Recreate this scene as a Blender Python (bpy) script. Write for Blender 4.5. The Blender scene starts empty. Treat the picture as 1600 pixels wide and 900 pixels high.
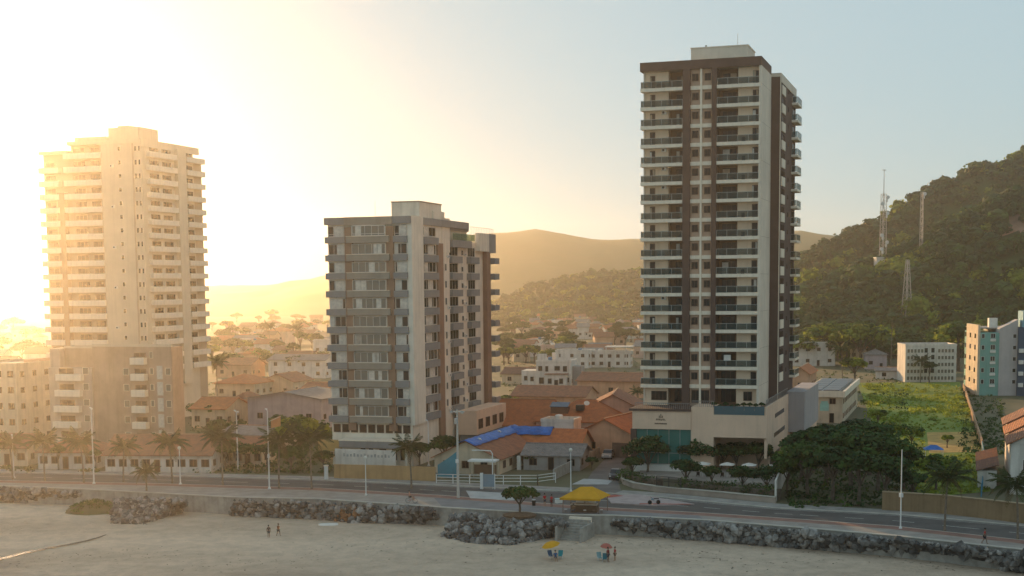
import bpy, bmesh, math, random
from mathutils import Vector, Matrix
rnd = random.Random(7)
R = math.radians
scene = bpy.context.scene
COL = scene.collection

# ---------------------------------------------------------------- camera
F = 2200.0                      # focal length in photo pixels (1600 wide)
HC = 30.0                       # height of the camera above the street
PITCH = R(6.0); ROLL = R(0.55); SHIFT = 0.1425
cam_d = bpy.data.cameras.new('camera'); cam = bpy.data.objects.new('camera', cam_d)
COL.objects.link(cam); scene.camera = cam
cam_d.sensor_width = 36.0; cam_d.lens = F/1600*36.0; cam_d.shift_y = SHIFT
cam_d.clip_start = 1.0; cam_d.clip_end = 30000.0
CM = Matrix.Rotation(math.pi/2-PITCH, 3, 'X') @ Matrix.Rotation(-ROLL, 3, 'Z')
cam.matrix_world = Matrix.Translation((0, 0, HC)) @ CM.to_4x4()

# ---------------------------------------------------------------- sky, sun, exposure
SUN_AZ = R(22.5)                # to the left of the view
SUN_EL = R(7.0)
SKY_P = 0.13; SKY_TINT = (0.94,1.21,1.33)
w = bpy.data.worlds.new('World'); scene.world = w; w.use_nodes = True
nt = w.node_tree
sky = nt.nodes.new('ShaderNodeTexSky'); sky.sky_type = 'NISHITA'; sky.sun_disc = False
sky.sun_elevation = SUN_EL; sky.sun_rotation = -SUN_AZ
sky.air_density = 1.0; sky.dust_density = 0.03; sky.ozone_density = 1.0; sky.altitude = 0
bg = nt.nodes['Background']; bg.inputs['Strength'].default_value = 0.15
# thin high haze evens the whole dome out: one curve over the entire sky
gm = nt.nodes.new('ShaderNodeGamma'); gm.inputs['Gamma'].default_value = SKY_P
sc_ = nt.nodes.new('ShaderNodeMix'); sc_.data_type = 'RGBA'; sc_.blend_type = 'MULTIPLY'; sc_.inputs['Factor'].default_value = 1
sc_.inputs['B'].default_value = (*SKY_TINT, 1)
nt.links.new(sky.outputs[0], gm.inputs[0]); nt.links.new(gm.outputs[0], sc_.inputs['A']); nt.links.new(sc_.outputs['Result'], bg.inputs[0])
sun_d = bpy.data.lights.new('sun', 'SUN'); sun_d.energy = 2.6; sun_d.angle = R(0.6)
sun_d.color = (1.0, 0.61, 0.28)
sun = bpy.data.objects.new('sun', sun_d); COL.objects.link(sun)
sdir = Vector((-math.sin(SUN_AZ)*math.cos(SUN_EL), math.cos(SUN_AZ)*math.cos(SUN_EL), math.sin(SUN_EL)))
sun.rotation_euler = sdir.to_track_quat('Z', 'Y').to_euler()
scene.view_settings.view_transform = 'Standard'; scene.view_settings.look = 'None'
scene.view_settings.gamma = 1.0; scene.view_settings.use_curve_mapping = False
scene.view_settings.exposure = 1.45
HAZE_DENSITY = 0.00017; HAZE_G = 0.84; HAZE_COL = (1.0, 0.93, 0.82)
scene.cycles.max_bounces = 6; scene.cycles.volume_bounces = 1; scene.cycles.diffuse_bounces = 3
scene.cycles.transparent_max_bounces = 8

# ---------------------------------------------------------------- helpers
def ray(x, y):
    return (CM @ Vector(((x-800)/F, (450+1600*SHIFT-y)/F, -1.0)))
def P(x, y, z=0.0):
    """ground point (at height z) seen at a photo pixel"""
    d = ray(x, y); t = (z-HC)/d.z
    return Vector((d.x*t, d.y*t, z))
def Q(x, y, Y):
    """point at distance Y seen at a photo pixel"""
    d = ray(x, y); t = Y/d.y
    return Vector((d.x*t, Y, HC+d.z*t))
def proj(v):
    c = CM.transposed() @ (Vector(v)-Vector((0, 0, HC)))
    return (800+F*c.x/-c.z, 450+1600*SHIFT-F*c.y/-c.z)
GROUPS = {}
def tag(o, label=None, cat=None, group=None, kind=None):
    if label: o['label'] = label
    if cat: o['category'] = cat
    if group: o['group'] = group
    if kind: o['kind'] = kind
    return o
def empty(name, loc, rz=0.0, label=None, cat=None, group=None):
    o = bpy.data.objects.new(name, None); COL.objects.link(o)
    o.location = loc; o.rotation_euler = (0, 0, rz); o.empty_display_size = 1
    return tag(o, label, cat, group)
def link(name, me, parent=None, loc=None, rot=None, sc=None):
    o = bpy.data.objects.new(name, me); COL.objects.link(o)
    if parent: o.parent = parent
    if loc is not None: o.location = loc
    if rot is not None: o.rotation_euler = rot
    if sc is not None: o.scale = sc if hasattr(sc, '__len__') else (sc, sc, sc)
    return o
def copy_tree(o, parent=None):
    c = o.copy(); COL.objects.link(c); c.parent = parent
    for ch in o.children: copy_tree(ch, c)
    return c

class MB:
    """collects boxes, tubes and faces into one mesh"""
    def __init__(s): s.v = []; s.f = []; s.mi = []; s.m = 0
    def add(s, vs, fs):
        n = len(s.v); s.v += [tuple(p) for p in vs]
        for f in fs: s.f.append(tuple(i+n for i in f)); s.mi.append(s.m)
        return s
    def box(s, x0, x1, y0, y1, z0, z1):
        return s.add([(x0,y0,z0),(x1,y0,z0),(x1,y1,z0),(x0,y1,z0),(x0,y0,z1),(x1,y0,z1),(x1,y1,z1),(x0,y1,z1)],
              [(0,3,2,1),(4,5,6,7),(0,1,5,4),(1,2,6,5),(2,3,7,6),(3,0,4,7)])
    def quad(s, a, b, c, d): return s.add([a,b,c,d], [(0,1,2,3)])
    def prism(s, poly, z0, z1):
        n = len(poly)
        vs = [(p[0],p[1],z0) for p in poly]+[(p[0],p[1],z1) for p in poly]
        fs = [tuple(range(n-1,-1,-1)), tuple(range(n,2*n))]
        fs += [(i,(i+1)%n,n+(i+1)%n,n+i) for i in range(n)]
        return s.add(vs, fs)
    def tube(s, pts, rad, n=6, cap=True):
        pts = [Vector(p) for p in pts]
        if not hasattr(rad, '__len__'): rad = [rad]*len(pts)
        rings = []
        for i, p in enumerate(pts):
            a = pts[max(i-1,0)]; b = pts[min(i+1,len(pts)-1)]
            t = (b-a).normalized()
            u = t.cross(Vector((0,0,1)))
            if u.length < 1e-3: u = Vector((1,0,0))
            u.normalize(); v = t.cross(u)
            rings.append([p+(u*math.cos(k*2*math.pi/n)+v*math.sin(k*2*math.pi/n))*rad[i] for k in range(n)])
        vs = [q for r in rings for q in r]; fs = []
        for i in range(len(pts)-1):
            for k in range(n):
                fs.append((i*n+k, i*n+(k+1)%n, (i+1)*n+(k+1)%n, (i+1)*n+k))
        if cap: fs += [tuple(range(n))[::-1], tuple(range((len(pts)-1)*n, len(pts)*n))]
        return s.add(vs, fs)
    def lathe(s, prof, n=10, c=(0,0,0)):
        vs = [(c[0]+r*math.cos(k*2*math.pi/n), c[1]+r*math.sin(k*2*math.pi/n), c[2]+z) for r, z in prof for k in range(n)]
        fs = [(i*n+k, i*n+(k+1)%n, (i+1)*n+(k+1)%n, (i+1)*n+k) for i in range(len(prof)-1) for k in range(n)]
        fs += [tuple(range(n))[::-1], tuple(range((len(prof)-1)*n, len(prof)*n))]
        return s.add(vs, fs)
    def mesh(s, name, mat, smooth=False):
        me = bpy.data.meshes.new(name); me.from_pydata(s.v, [], s.f)
        for m in (mat if isinstance(mat, (list, tuple)) else [mat]): me.materials.append(m)
        if any(s.mi): me.polygons.foreach_set('material_index', s.mi)
        if smooth: me.polygons.foreach_set('use_smooth', [True]*len(s.f))
        me.update(); return me
    def build(s, name, mat, parent=None, loc=None, rot=None, smooth=False):
        return link(name, s.mesh(name, mat, smooth), parent, loc, rot)

_M = {}
def mat(name, col, rough=0.85, var=0.12, scale=0.6, metal=0.0, bump=0.0, bscale=4.0, col2=None, spec=0.3, streak=0.0, coords='Object', trans=0.0):
    """procedural paint/plaster/soil: base colour broken up by noise, optional grime streaks and relief"""
    if name in _M: return _M[name]
    m = bpy.data.materials.new(name); m.use_nodes = True; t = m.node_tree; N = t.nodes; L = t.links
    b = N['Principled BSDF']; b.inputs['Roughness'].default_value = rough; b.inputs['Metallic'].default_value = metal
    b.inputs['Specular IOR Level'].default_value = spec
    tc = N.new('ShaderNodeTexCoord')
    n1 = N.new('ShaderNodeTexNoise'); n1.inputs['Scale'].default_value = scale; n1.inputs['Detail'].default_value = 6
    n1.inputs['Roughness'].default_value = 0.65
    L.new(tc.outputs[coords], n1.inputs['Vector'])
    mx = N.new('ShaderNodeMix'); mx.data_type = 'RGBA'
    c2 = col2 or tuple(max(0, c*(1-2.2*var)) for c in col)
    c1 = col if col2 else tuple(min(1, c*(1+1.0*var)) for c in col)
    mx.inputs['A'].default_value = (*c1, 1); mx.inputs['B'].default_value = (*c2, 1)
    mr = N.new('ShaderNodeMapRange'); mr.inputs['From Min'].default_value = 0.32; mr.inputs['From Max'].default_value = 0.72
    L.new(n1.outputs['Fac'], mr.inputs['Value']); L.new(mr.outputs['Result'], mx.inputs['Factor'])
    out = mx.outputs['Result']
    if streak:
        mp = N.new('ShaderNodeMapping'); mp.inputs['Scale'].default_value = (1.3, 1.3, 0.08)
        L.new(tc.outputs[coords], mp.inputs['Vector'])
        n2 = N.new('ShaderNodeTexNoise'); n2.inputs['Scale'].default_value = 1.1; n2.inputs['Detail'].default_value = 5
        L.new(mp.outputs['Vector'], n2.inputs['Vector'])
        m2 = N.new('ShaderNodeMapRange'); m2.inputs['From Min'].default_value = 0.5; m2.inputs['From Max'].default_value = 0.75
        m2.inputs['To Max'].default_value = streak
        L.new(n2.outputs['Fac'], m2.inputs['Value'])
        mx2 = N.new('ShaderNodeMix'); mx2.data_type = 'RGBA'
        mx2.inputs['B'].default_value = (col[0]*0.42, col[1]*0.38, col[2]*0.34, 1)
        L.new(out, mx2.inputs['A']); L.new(m2.outputs['Result'], mx2.inputs['Factor']); out = mx2.outputs['Result']
    L.new(out, b.inputs['Base Color'])
    if bump:
        n3 = N.new('ShaderNodeTexNoise'); n3.inputs['Scale'].default_value = bscale; n3.inputs['Detail'].default_value = 5
        L.new(tc.outputs[coords], n3.inputs['Vector'])
        bp = N.new('ShaderNodeBump'); bp.inputs['Strength'].default_value = bump; bp.inputs['Distance'].default_value = 0.2
        L.new(n3.outputs['Fac'], bp.inputs['Height']); L.new(bp.outputs['Normal'], b.inputs['Normal'])
    if trans:
        tr = N.new('ShaderNodeBsdfTranslucent'); L.new(out, tr.inputs['Color'])
        ms = N.new('ShaderNodeMixShader'); ms.inputs['Fac'].default_value = trans
        L.new(b.outputs[0], ms.inputs[1]); L.new(tr.outputs[0], ms.inputs[2])
        L.new(ms.outputs[0], N['Material Output'].inputs['Surface'])
    _M[name] = m; return m
def glass(name, col, rough=0.06, alpha=1.0, spec=0.5):
    if name in _M: return _M[name]
    m = bpy.data.materials.new(name); m.use_nodes = True; t = m.node_tree
    b = t.nodes['Principled BSDF']; b.inputs['Base Color'].default_value = (*col, 1)
    b.inputs['Roughness'].default_value = rough; b.inputs['Specular IOR Level'].default_value = spec
    if alpha < 1:
        tr = t.nodes.new('ShaderNodeBsdfTransparent'); ms = t.nodes.new('ShaderNodeMixShader')
        tr.inputs['Color'].default_value = (min(1,col[0]*1.5+0.55), min(1,col[1]*1.5+0.55), min(1,col[2]*1.5+0.55), 1)
        ms.inputs['Fac'].default_value = alpha
        t.links.new(tr.outputs[0], ms.inputs[1]); t.links.new(b.outputs[0], ms.inputs[2])
        t.links.new(ms.outputs[0], t.nodes['Material Output'].inputs['Surface'])
    _M[name] = m; return m
# ================================================================ setting
from mathutils import noise as mnoise
def nz(x, y, z=0.0, s=1.0): return mnoise.noise(Vector((x*s, y*s, z)))
def pl(pts, x):
    """value on a polyline of (x, y) pairs"""
    if x <= pts[0][0]: return pts[0][1]
    for (a, b), (c, d) in zip(pts, pts[1:]):
        if x <= c: return b+(d-b)*(x-a)/(c-a)
    return pts[-1][1]
def sm(t): t = max(0., min(1., t)); return t*t*(3-2*t)

# edges of the sea front, as photo columns/rows on the street level
ROAD_FAR  = [(-500,728),(0,738),(250,743),(500,750),(760,762),(930,770),(1010,775),(1210,794),(1400,804),(1600,822),(2200,900)]
ROAD_NEAR = [(-500,742),(0,752),(250,757),(500,764),(700,776),(900,792),(1100,803),(1250,813),(1400,824),(1600,846),(2200,935)]
WALL_EDGE = [(-500,752),(0,762),(125,767),(290,776),(365,780),(500,783),(690,796),(885,808),(960,809),(1100,816),(1250,828),(1400,841),(1600,863),(2200,960)]
COLS = [-500,-250,0,60,125,180,250,290,365,430,500,600,690,760,830,885,930,960,1010,1050,1100,1160,1210,1250,1320,1400,1500,1600,1750,1950,2200]
far = [P(c, pl(ROAD_FAR, c)) for c in COLS]
near = [P(c, pl(ROAD_NEAR, c)) for c in COLS]
edge = [P(c, pl(WALL_EDGE, c)) for c in COLS]
def strip(A, B, z): # sheet between two polylines
    m = MB(); n = len(A)
    m.add([(p.x, p.y, z) for p in A]+[(p.x, p.y, z) for p in B], [(n+i, n+i+1, i+1, i) for i in range(n-1)])
    return m
def off(A, d):  # shift a polyline along its normal (towards the sea is negative)
    out = []
    for i, p in enumerate(A):
        t = (A[min(i+1, len(A)-1)]-A[max(i-1, 0)]).normalized()
        out.append(p+Vector((-t.y, t.x, 0))*d)
    return out
asphalt = mat('asphalt', (0.115,0.098,0.088), 0.8, 0.18, 0.25, bump=0.15, bscale=12)
paving = mat('paving', (0.34,0.29,0.25), 0.85, 0.14, 0.4)
plaza_m = mat('plaza_asphalt', (0.24,0.22,0.215), 0.85, 0.14, 0.3)
concrete = mat('concrete', (0.36,0.33,0.29), 0.9, 0.16, 0.7, streak=0.5)
soil = mat('soil', (0.16,0.13,0.085), 0.95, 0.2, 0.05, col2=(0.07,0.09,0.03))
cycle_m = mat('cycle_lane', (0.30,0.16,0.12), 0.9, 0.15, 0.5)
white_paint = mat('road_paint', (0.7,0.68,0.62), 0.8, 0.15, 2.0)

# ground sheet: from behind the sea wall to the far hills
g = MB(); B = off(edge, 0.25)
n = len(B); g.add([(p.x, p.y, -0.02) for p in B]+[(-700+1500*i/(n-1), 520, -0.02) for i in range(n)]+[(-1600+3200*i/(n-1), 2480, -0.02) for i in range(n)],
                  [(i, i+1, n+i+1, n+i) for i in range(n-1)]+[(n+i, n+i+1, 2*n+i+1, 2*n+i) for i in range(n-1)])
tag(g.build('ground', soil), kind='structure')
tag(strip(far, near, 0.004).build('road', asphalt), kind='structure')
m = MB(); A = off(near, -0.0)
for i in range(n-1): m.prism([edge[i], edge[i+1], near[i+1], near[i]], -0.3, 0.13)
prom = tag(m.build('promenade', paving), kind='structure')
strip(near, off(near, -2.2), 0.135).build('cycle_lane', cycle_m, prom)
c0, c1 = COLS.index(690), COLS.index(1100)
strip(off(near, -2.3)[c0:c1+1], off(edge, 0.5)[c0:c1+1], 0.137).build('plaza_paving', plaza_m, prom)
m = MB()
for A, B in ((off(near, 0.18), near), (off(far, 0.0), off(far, -0.18))):
    for i in range(n-1): m.prism([B[i], B[i+1], A[i+1], A[i]], 0.0, 0.15)
tag(m.build('kerb', mat('kerb_stone', (0.55,0.5,0.43), 0.9, 0.1)), kind='structure')
# painted lines
m = MB(); mid = [(a+b)/2 for a, b in zip(far, near)]
def sample(A, step, dash):
    out = []; L = 0; pos = 0
    for p, q in zip(A, A[1:]):
        d = (q-p).length; t = -pos % step if False else 0
        k = 0.0
        while k < d:
            out.append((p+(q-p)*(k/d), p+(q-p)*(min(d, k+dash)/d))); k += step
    return out
for p, q in sample(mid, 6.0, 2.4):
    t = (q-p).normalized()*1.0; nn = Vector((-t.y, t.x, 0))*0.07
    m.quad((p-nn)[:2]+(0.009,), (q-nn)[:2]+(0.009,), (q+nn)[:2]+(0.009,), (p+nn)[:2]+(0.009,))
for A in (off(far, -0.9), off(near, 0.7)):
    B2 = off(A, 0.14)
    for i in range(n-1): m.quad((A[i].x,A[i].y,0.009),(A[i+1].x,A[i+1].y,0.009),(B2[i+1].x,B2[i+1].y,0.009),(B2[i].x,B2[i].y,0.009))
tag(m.build('road_marking', white_paint), kind='structure')
# pavement on the land side
land = off(far, 3.2)
m = MB(); k0 = COLS.index(930)
for i in range(n-1):
    if COLS[i] in (885, 930): continue
    m.prism([off(far,0.18)[i], off(far,0.18)[i+1], land[i+1], land[i]], -0.2, 0.12)
tag(m.build('pavement', mat('pavement_slab', (0.32,0.29,0.26), 0.9, 0.15, 0.5)), kind='structure')
# pink traffic island and crossing paint by the corner
def sheet(name, pts, z, m_, kind='structure', parent=None, h=0.0):
    b = MB()
    if h: b.prism([P(x, y) for x, y in pts][::-1], z-h, z)
    else: b.add([(P(x,y).x, P(x,y).y, z) for x, y in pts][::-1], [tuple(range(len(pts)))])
    o = b.build(name, m_, parent)
    if kind and not parent: o['kind'] = kind
    return o
isl = sheet('traffic_island', [(945,775),(1000,774),(1085,789),(1020,791),(955,787)], 0.16, mat('pink_paving', (0.42,0.33,0.31), 0.9, 0.12), h=0.3)
sheet('red_border', [(945,775.6),(962,774.8),(975,776.6),(950,779.5)], 0.168, mat('red_paint', (0.42,0.10,0.07), 0.85, 0.15), parent=isl)
sheet('red_border', [(1000,788.2),(1080,789.2),(1078,790),(998,789.6)], 0.168, mat('red_paint', (0.42,0.10,0.07), 0.85, 0.15), parent=isl)
sheet('crossing_ramp', [(728,768),(795,772),(805,783),(735,780)], 0.142, mat('pale_paving', (0.45,0.43,0.41), 0.9, 0.1))
# side street running inland beside the hotel
sheet('side_street', [(905,769),(972,772),(966,752),(988,712),(1006,680),(998,676),(962,700),(925,738)], 0.006, mat('side_street_m', (0.17,0.145,0.13), 0.85, 0.15, 0.3))
sheet('crosswalk_slab', [(893,757),(950,757),(958,750),(912,748)], 0.011, mat('pale_paving', (0.45,0.43,0.41)))

# beach, sea and the little stream
sand = mat('sand', (0.40,0.34,0.26), 0.95, 0.10, 0.08, bump=0.5, bscale=0.9)
def make_sand():
    m = bpy.data.materials.new('beach_sand'); m.use_nodes = True; t = m.node_tree; N = t.nodes; L = t.links
    b = N['Principled BSDF']; tc = N.new('ShaderNodeTexCoord')
    sep = N.new('ShaderNodeSeparateXYZ'); L.new(tc.outputs['Object'], sep.inputs[0])
    n1 = N.new('ShaderNodeTexNoise'); n1.inputs['Scale'].default_value = 0.05; n1.inputs['Detail'].default_value = 8; n1.inputs['Roughness'].default_value = 0.6
    mp = N.new('ShaderNodeMapping'); mp.inputs['Scale'].default_value = (0.35, 1.3, 1); mp.inputs['Rotation'].default_value = (0, 0, R(10))
    L.new(tc.outputs['Object'], mp.inputs[0]); L.new(mp.outputs[0], n1.inputs[0])
    n2 = N.new('ShaderNodeTexNoise'); n2.inputs['Scale'].default_value = 0.45; n2.inputs['Detail'].default_value = 9; n2.inputs['Roughness'].default_value = 0.7
    L.new(tc.outputs['Object'], n2.inputs[0])
    # wetness follows the height of the sand above the water
    wv = N.new('ShaderNodeMath'); wv.operation = 'MULTIPLY_ADD'; wv.inputs[1].default_value = 1.2
    L.new(n1.outputs['Fac'], wv.inputs[0]); L.new(sep.outputs['Z'], wv.inputs[2])
    wet = N.new('ShaderNodeMapRange'); wet.inputs['From Min'].default_value = -2.72; wet.inputs['From Max'].default_value = -2.5
    wet.inputs['To Min'].default_value = 1; wet.inputs['To Max'].default_value = 0
    L.new(wv.outputs[0], wet.inputs[0])
    dry = N.new('ShaderNodeMix'); dry.data_type = 'RGBA'; dry.inputs['A'].default_value = (0.52,0.385,0.275,1); dry.inputs['B'].default_value = (0.70,0.54,0.40,1)
    mr = N.new('ShaderNodeMapRange'); mr.inputs['From Min'].default_value = 0.35; mr.inputs['From Max'].default_value = 0.65
    L.new(n1.outputs['Fac'], mr.inputs[0]); L.new(mr.outputs[0], dry.inputs['Factor'])
    gr = N.new('ShaderNodeMix'); gr.data_type = 'RGBA'; gr.blend_type = 'MULTIPLY'; gr.inputs['Factor'].default_value = 0.6
    gc = N.new('ShaderNodeMapRange'); gc.inputs['From Min'].default_value = 0.3; gc.inputs['From Max'].default_value = 0.6; gc.inputs['To Min'].default_value = 0.55
    L.new(n2.outputs['Fac'], gc.inputs[0]); L.new(dry.outputs['Result'], gr.inputs['A']); L.new(gc.outputs[0], gr.inputs['B'])
    mx = N.new('ShaderNodeMix'); mx.data_type = 'RGBA'; mx.inputs['B'].default_value = (0.27,0.20,0.15,1)
    L.new(gr.outputs['Result'], mx.inputs['A']); L.new(wet.outputs[0], mx.inputs['Factor']); L.new(mx.outputs['Result'], b.inputs['Base Color'])
    ro = N.new('ShaderNodeMapRange'); ro.inputs['To Min'].default_value = 0.95; ro.inputs['To Max'].default_value = 0.55
    L.new(wet.outputs[0], ro.inputs[0]); L.new(ro.outputs[0], b.inputs['Roughness'])
    bp = N.new('ShaderNodeBump'); bp.inputs['Strength'].default_value = 0.9; bp.inputs['Distance'].default_value = 0.5
    n3 = N.new('ShaderNodeTexNoise'); n3.inputs['Roughness'].default_value = 0.7; n3.inputs['Scale'].default_value = 0.8; n3.inputs['Detail'].default_value = 8
    L.new(tc.outputs['Object'], n3.inputs[0]); vo = N.new('ShaderNodeTexVoronoi'); vo.inputs['Scale'].default_value = 0.9; L.new(tc.outputs['Object'], vo.inputs['Vector'])
    fm = N.new('ShaderNodeMapRange'); fm.inputs['From Max'].default_value = 0.35; fm.inputs['To Min'].default_value = -0.5; fm.inputs['To Max'].default_value = 0.0; L.new(vo.outputs['Distance'], fm.inputs[0])
    ad = N.new('ShaderNodeMath'); ad.operation = 'ADD'; L.new(n3.outputs['Fac'], ad.inputs[0]); L.new(fm.outputs[0], ad.inputs[1])
    L.new(ad.outputs[0], bp.inputs['Height']); L.new(bp.outputs['Normal'], b.inputs['Normal'])
    return m
def sand_z(p, i_edge):  # p on the beach, distance to the wall
    d = i_edge
    return -2.15-0.024*d+0.10*nz(p.x, p.y, 0, 0.12)+0.07*nz(p.x, p.y, 3, 0.4)
bm_ = MB(); rows = 60; ED = []
for i in range(n-1):
    for k in range(5): ED.append(edge[i]+(edge[i+1]-edge[i])*(k/5))
ED.append(edge[-1])
vs = []
for p in ED:
    for r in range(rows):
        d = (r/(rows-1))**1.6*105-0.3
        q = Vector((p.x*(1-0.0*d), p.y-d, 0)); vs.append((q.x, q.y, sand_z(q, d)))
fs = [(a*rows+r, a*rows+r+1, (a+1)*rows+r+1, (a+1)*rows+r) for a in range(len(ED)-1) for r in range(rows-1)]
bm_.add(vs, fs); beach_m = make_sand()
tag(bm_.build('beach', beach_m, smooth=True), kind='structure')
def beach_at(x, y):
    """beach point under a photo pixel"""
    z = -2.8
    for _ in range(6):
        p = P(x, y, z); d = 0
        best = min(range(n-1), key=lambda i: abs((edge[i].x+edge[i+1].x)/2-p.x))
        a, b = edge[best], edge[best+1]; t = (p.x-a.x)/(b.x-a.x) if b.x != a.x else 0
        d = a.y+(b.y-a.y)*t-p.y; z = sand_z(p, d)
    return Vector((p.x, p.y, z))
water_m = mat('sea_water', (0.05,0.07,0.07), 0.12, 0.1, 0.1, bump=0.2, bscale=1.5, spec=0.5)
tag(MB().quad((-990,-55,-4.55),(990,-55,-4.55),(990,190,-4.55),(-990,190,-4.55)).build('sea', water_m), kind='structure')
# stream draining over the sand at lower left
m = MB(); sp = [(166,836,0.6),(155,840,1.2),(138,845,1.6),(110,851,2.0),(75,857,1.6),(40,864,1.9),(5,873,2.2),(-60,885,3),(-160,900,4)]
L_, R_ = [], []
for i, (x, y, wd) in enumerate(sp):
    a = beach_at(*sp[max(i-1,0)][:2]); b = beach_at(*sp[min(i+1,len(sp)-1)][:2]); c = beach_at(x, y)
    t = (b-a).normalized(); nn = Vector((-t.y, t.x, 0))*wd*0.22
    L_.append(c+nn+Vector((0,0,0.06))); R_.append(c-nn+Vector((0,0,0.06)))
k = len(sp); m.add(L_+R_, [(k+i, k+i+1, i+1, i) for i in range(k-1)])
tag(m.build('stream', mat('stream_water', (0.22,0.18,0.14), 0.12, 0.05, 1.0, spec=0.5)), kind='structure')

# sea wall between the rock slopes, and the stairs down to the sand
m = MB()
for i in range(n-1): m.prism([off(edge,-0.35)[i], off(edge,-0.35)[i+1], off(edge,0.02)[i+1], off(edge,0.02)[i]], -3.2, 0.30)
sw = tag(m.build('sea_wall', concrete), 'low concrete sea wall along the edge of the promenade above the beach', 'sea wall')
m = MB()
for i in range(n-1): m.prism([off(edge,-0.45)[i], off(edge,-0.45)[i+1], off(edge,0.12)[i+1], off(edge,0.12)[i]], 0.302, 0.40)
m.build('coping', mat('coping_stone', (0.50,0.45,0.38), 0.9, 0.1), sw)

# footprints-and-debris line left by the tide
m = MB(); r_ = random.Random(4)
for k in range(700):
    x = r_.uniform(-60, 1640); y = 862+14*math.sin(x*0.006)+10*math.sin(x*0.017+1)+r_.gauss(0, 7) if k % 3 else r_.uniform(822, 895)
    q = beach_at(x, y); sz = r_.uniform(0.05, 0.22); a = r_.uniform(0, 6.28); u = Vector((math.cos(a), math.sin(a), 0))*sz; v = Vector((-math.sin(a), math.cos(a), 0))*sz*0.5
    m.add([q-u-v+Vector((0,0,.02)), q+u-v*0.4+Vector((0,0,.03)), q+u*0.6+v+Vector((0,0,.05)), q-u*0.5+v*0.7+Vector((0,0,.02))], [(0,1,2,3)])
tag(m.build('seaweed', mat('seaweed', (0.10,0.08,0.05), 0.9, 0.3)), 'scattered dark seaweed and litter along the tide line', 'seaweed', kind='stuff')

# ---------------------------------------------------------------- hills and forest
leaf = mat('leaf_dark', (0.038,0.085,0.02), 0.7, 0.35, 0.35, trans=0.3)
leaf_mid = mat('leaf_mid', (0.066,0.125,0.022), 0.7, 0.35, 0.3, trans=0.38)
leaf_lit = mat('leaf_sunlit', (0.23,0.28,0.03), 0.7, 0.3, 0.3, trans=0.5)  # sunlit copy of the leaf: sunlight put into the brighter, yellower colour
bark = mat('bark', (0.13,0.10,0.075), 0.95, 0.25, 2.0)
hill_m = mat('hill_soil', (0.05,0.085,0.022), 0.95, 0.25, 0.03, col2=(0.075,0.085,0.03))
cliff_m = mat('cliff_rock', (0.26,0.15,0.10), 0.95, 0.3, 0.05)
def leaf_cloud(m, c, r, nleaf, size, rng, flat=0.75, hollow=0.55):
    """leaf-sized faces spread through an ellipsoid"""
    for _ in range(nleaf):
        while True:
            d = Vector((rng.uniform(-1,1), rng.uniform(-1,1), rng.uniform(-1,1)))
            if 0.05 < d.length < 1: break
        d = d.normalized()*(hollow+(1-hollow)*rng.random()**0.7)
        p = Vector(c)+Vector((d.x*r, d.y*r, d.z*r*flat))
        nrm = (d+Vector((rng.uniform(-.8,.8), rng.uniform(-.8,.8), rng.uniform(-.3,1.0)))).normalized()
        u = nrm.cross(Vector((rng.uniform(-1,1), rng.uniform(-1,1), rng.uniform(-1,1)))).normalized(); v = nrm.cross(u)
        s = size*rng.uniform(0.6, 1.4)
        m.add([p-u*s-v*s*0.5, p+u*s*0.2-v*s, p+u*s+v*s*0.4, p-u*s*0.3+v*s], [(0,1,2,3)])
def ridge(name, prof, Yf, Yr, Yb, mat_, cols=90, rows=26, rough=3.0):
    """hill: foot at Yf, crest (photo column, row) at Yr, falling away behind to Yb"""
    x0, x1 = prof[0][0], prof[-1][0]; vs = []; H = {}
    for a in range(cols):
        px = x0+(x1-x0)*a/(cols-1); top = Q(px, pl(prof, px), Yr)
        for r in range(rows):
            v = r/(rows-1)*1.35
            Y = Yf+(Yr-Yf)*v if v <= 1 else Yr+(Yb-Yr)*(v-1)/0.35
            s = 0.35*v+0.65*sm(v) if v <= 1 else 1-sm((v-1)/0.35)
            X = top.x*Y/Yr*0.35+top.x*0.65
            z = -0.5+(top.z+0.5)*s
            z += rough*(nz(X, Y, 1, 0.02)*1.0+nz(X, Y, 2, 0.05)*0.5)*min(1, v*1.5)*(0.3 if 0.9 < v < 1.1 else 1)
            vs.append(Vector((X, Y, z if v > 0 else -0.6)))
    fs = [((a)*rows+r, (a+1)*rows+r, (a+1)*rows+r+1, a*rows+r+1) for a in range(cols-1) for r in range(rows-1)]
    o = tag(MB().add(vs, fs).build(name, mat_, smooth=True), kind='structure')
    return vs, cols, rows, o
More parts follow.
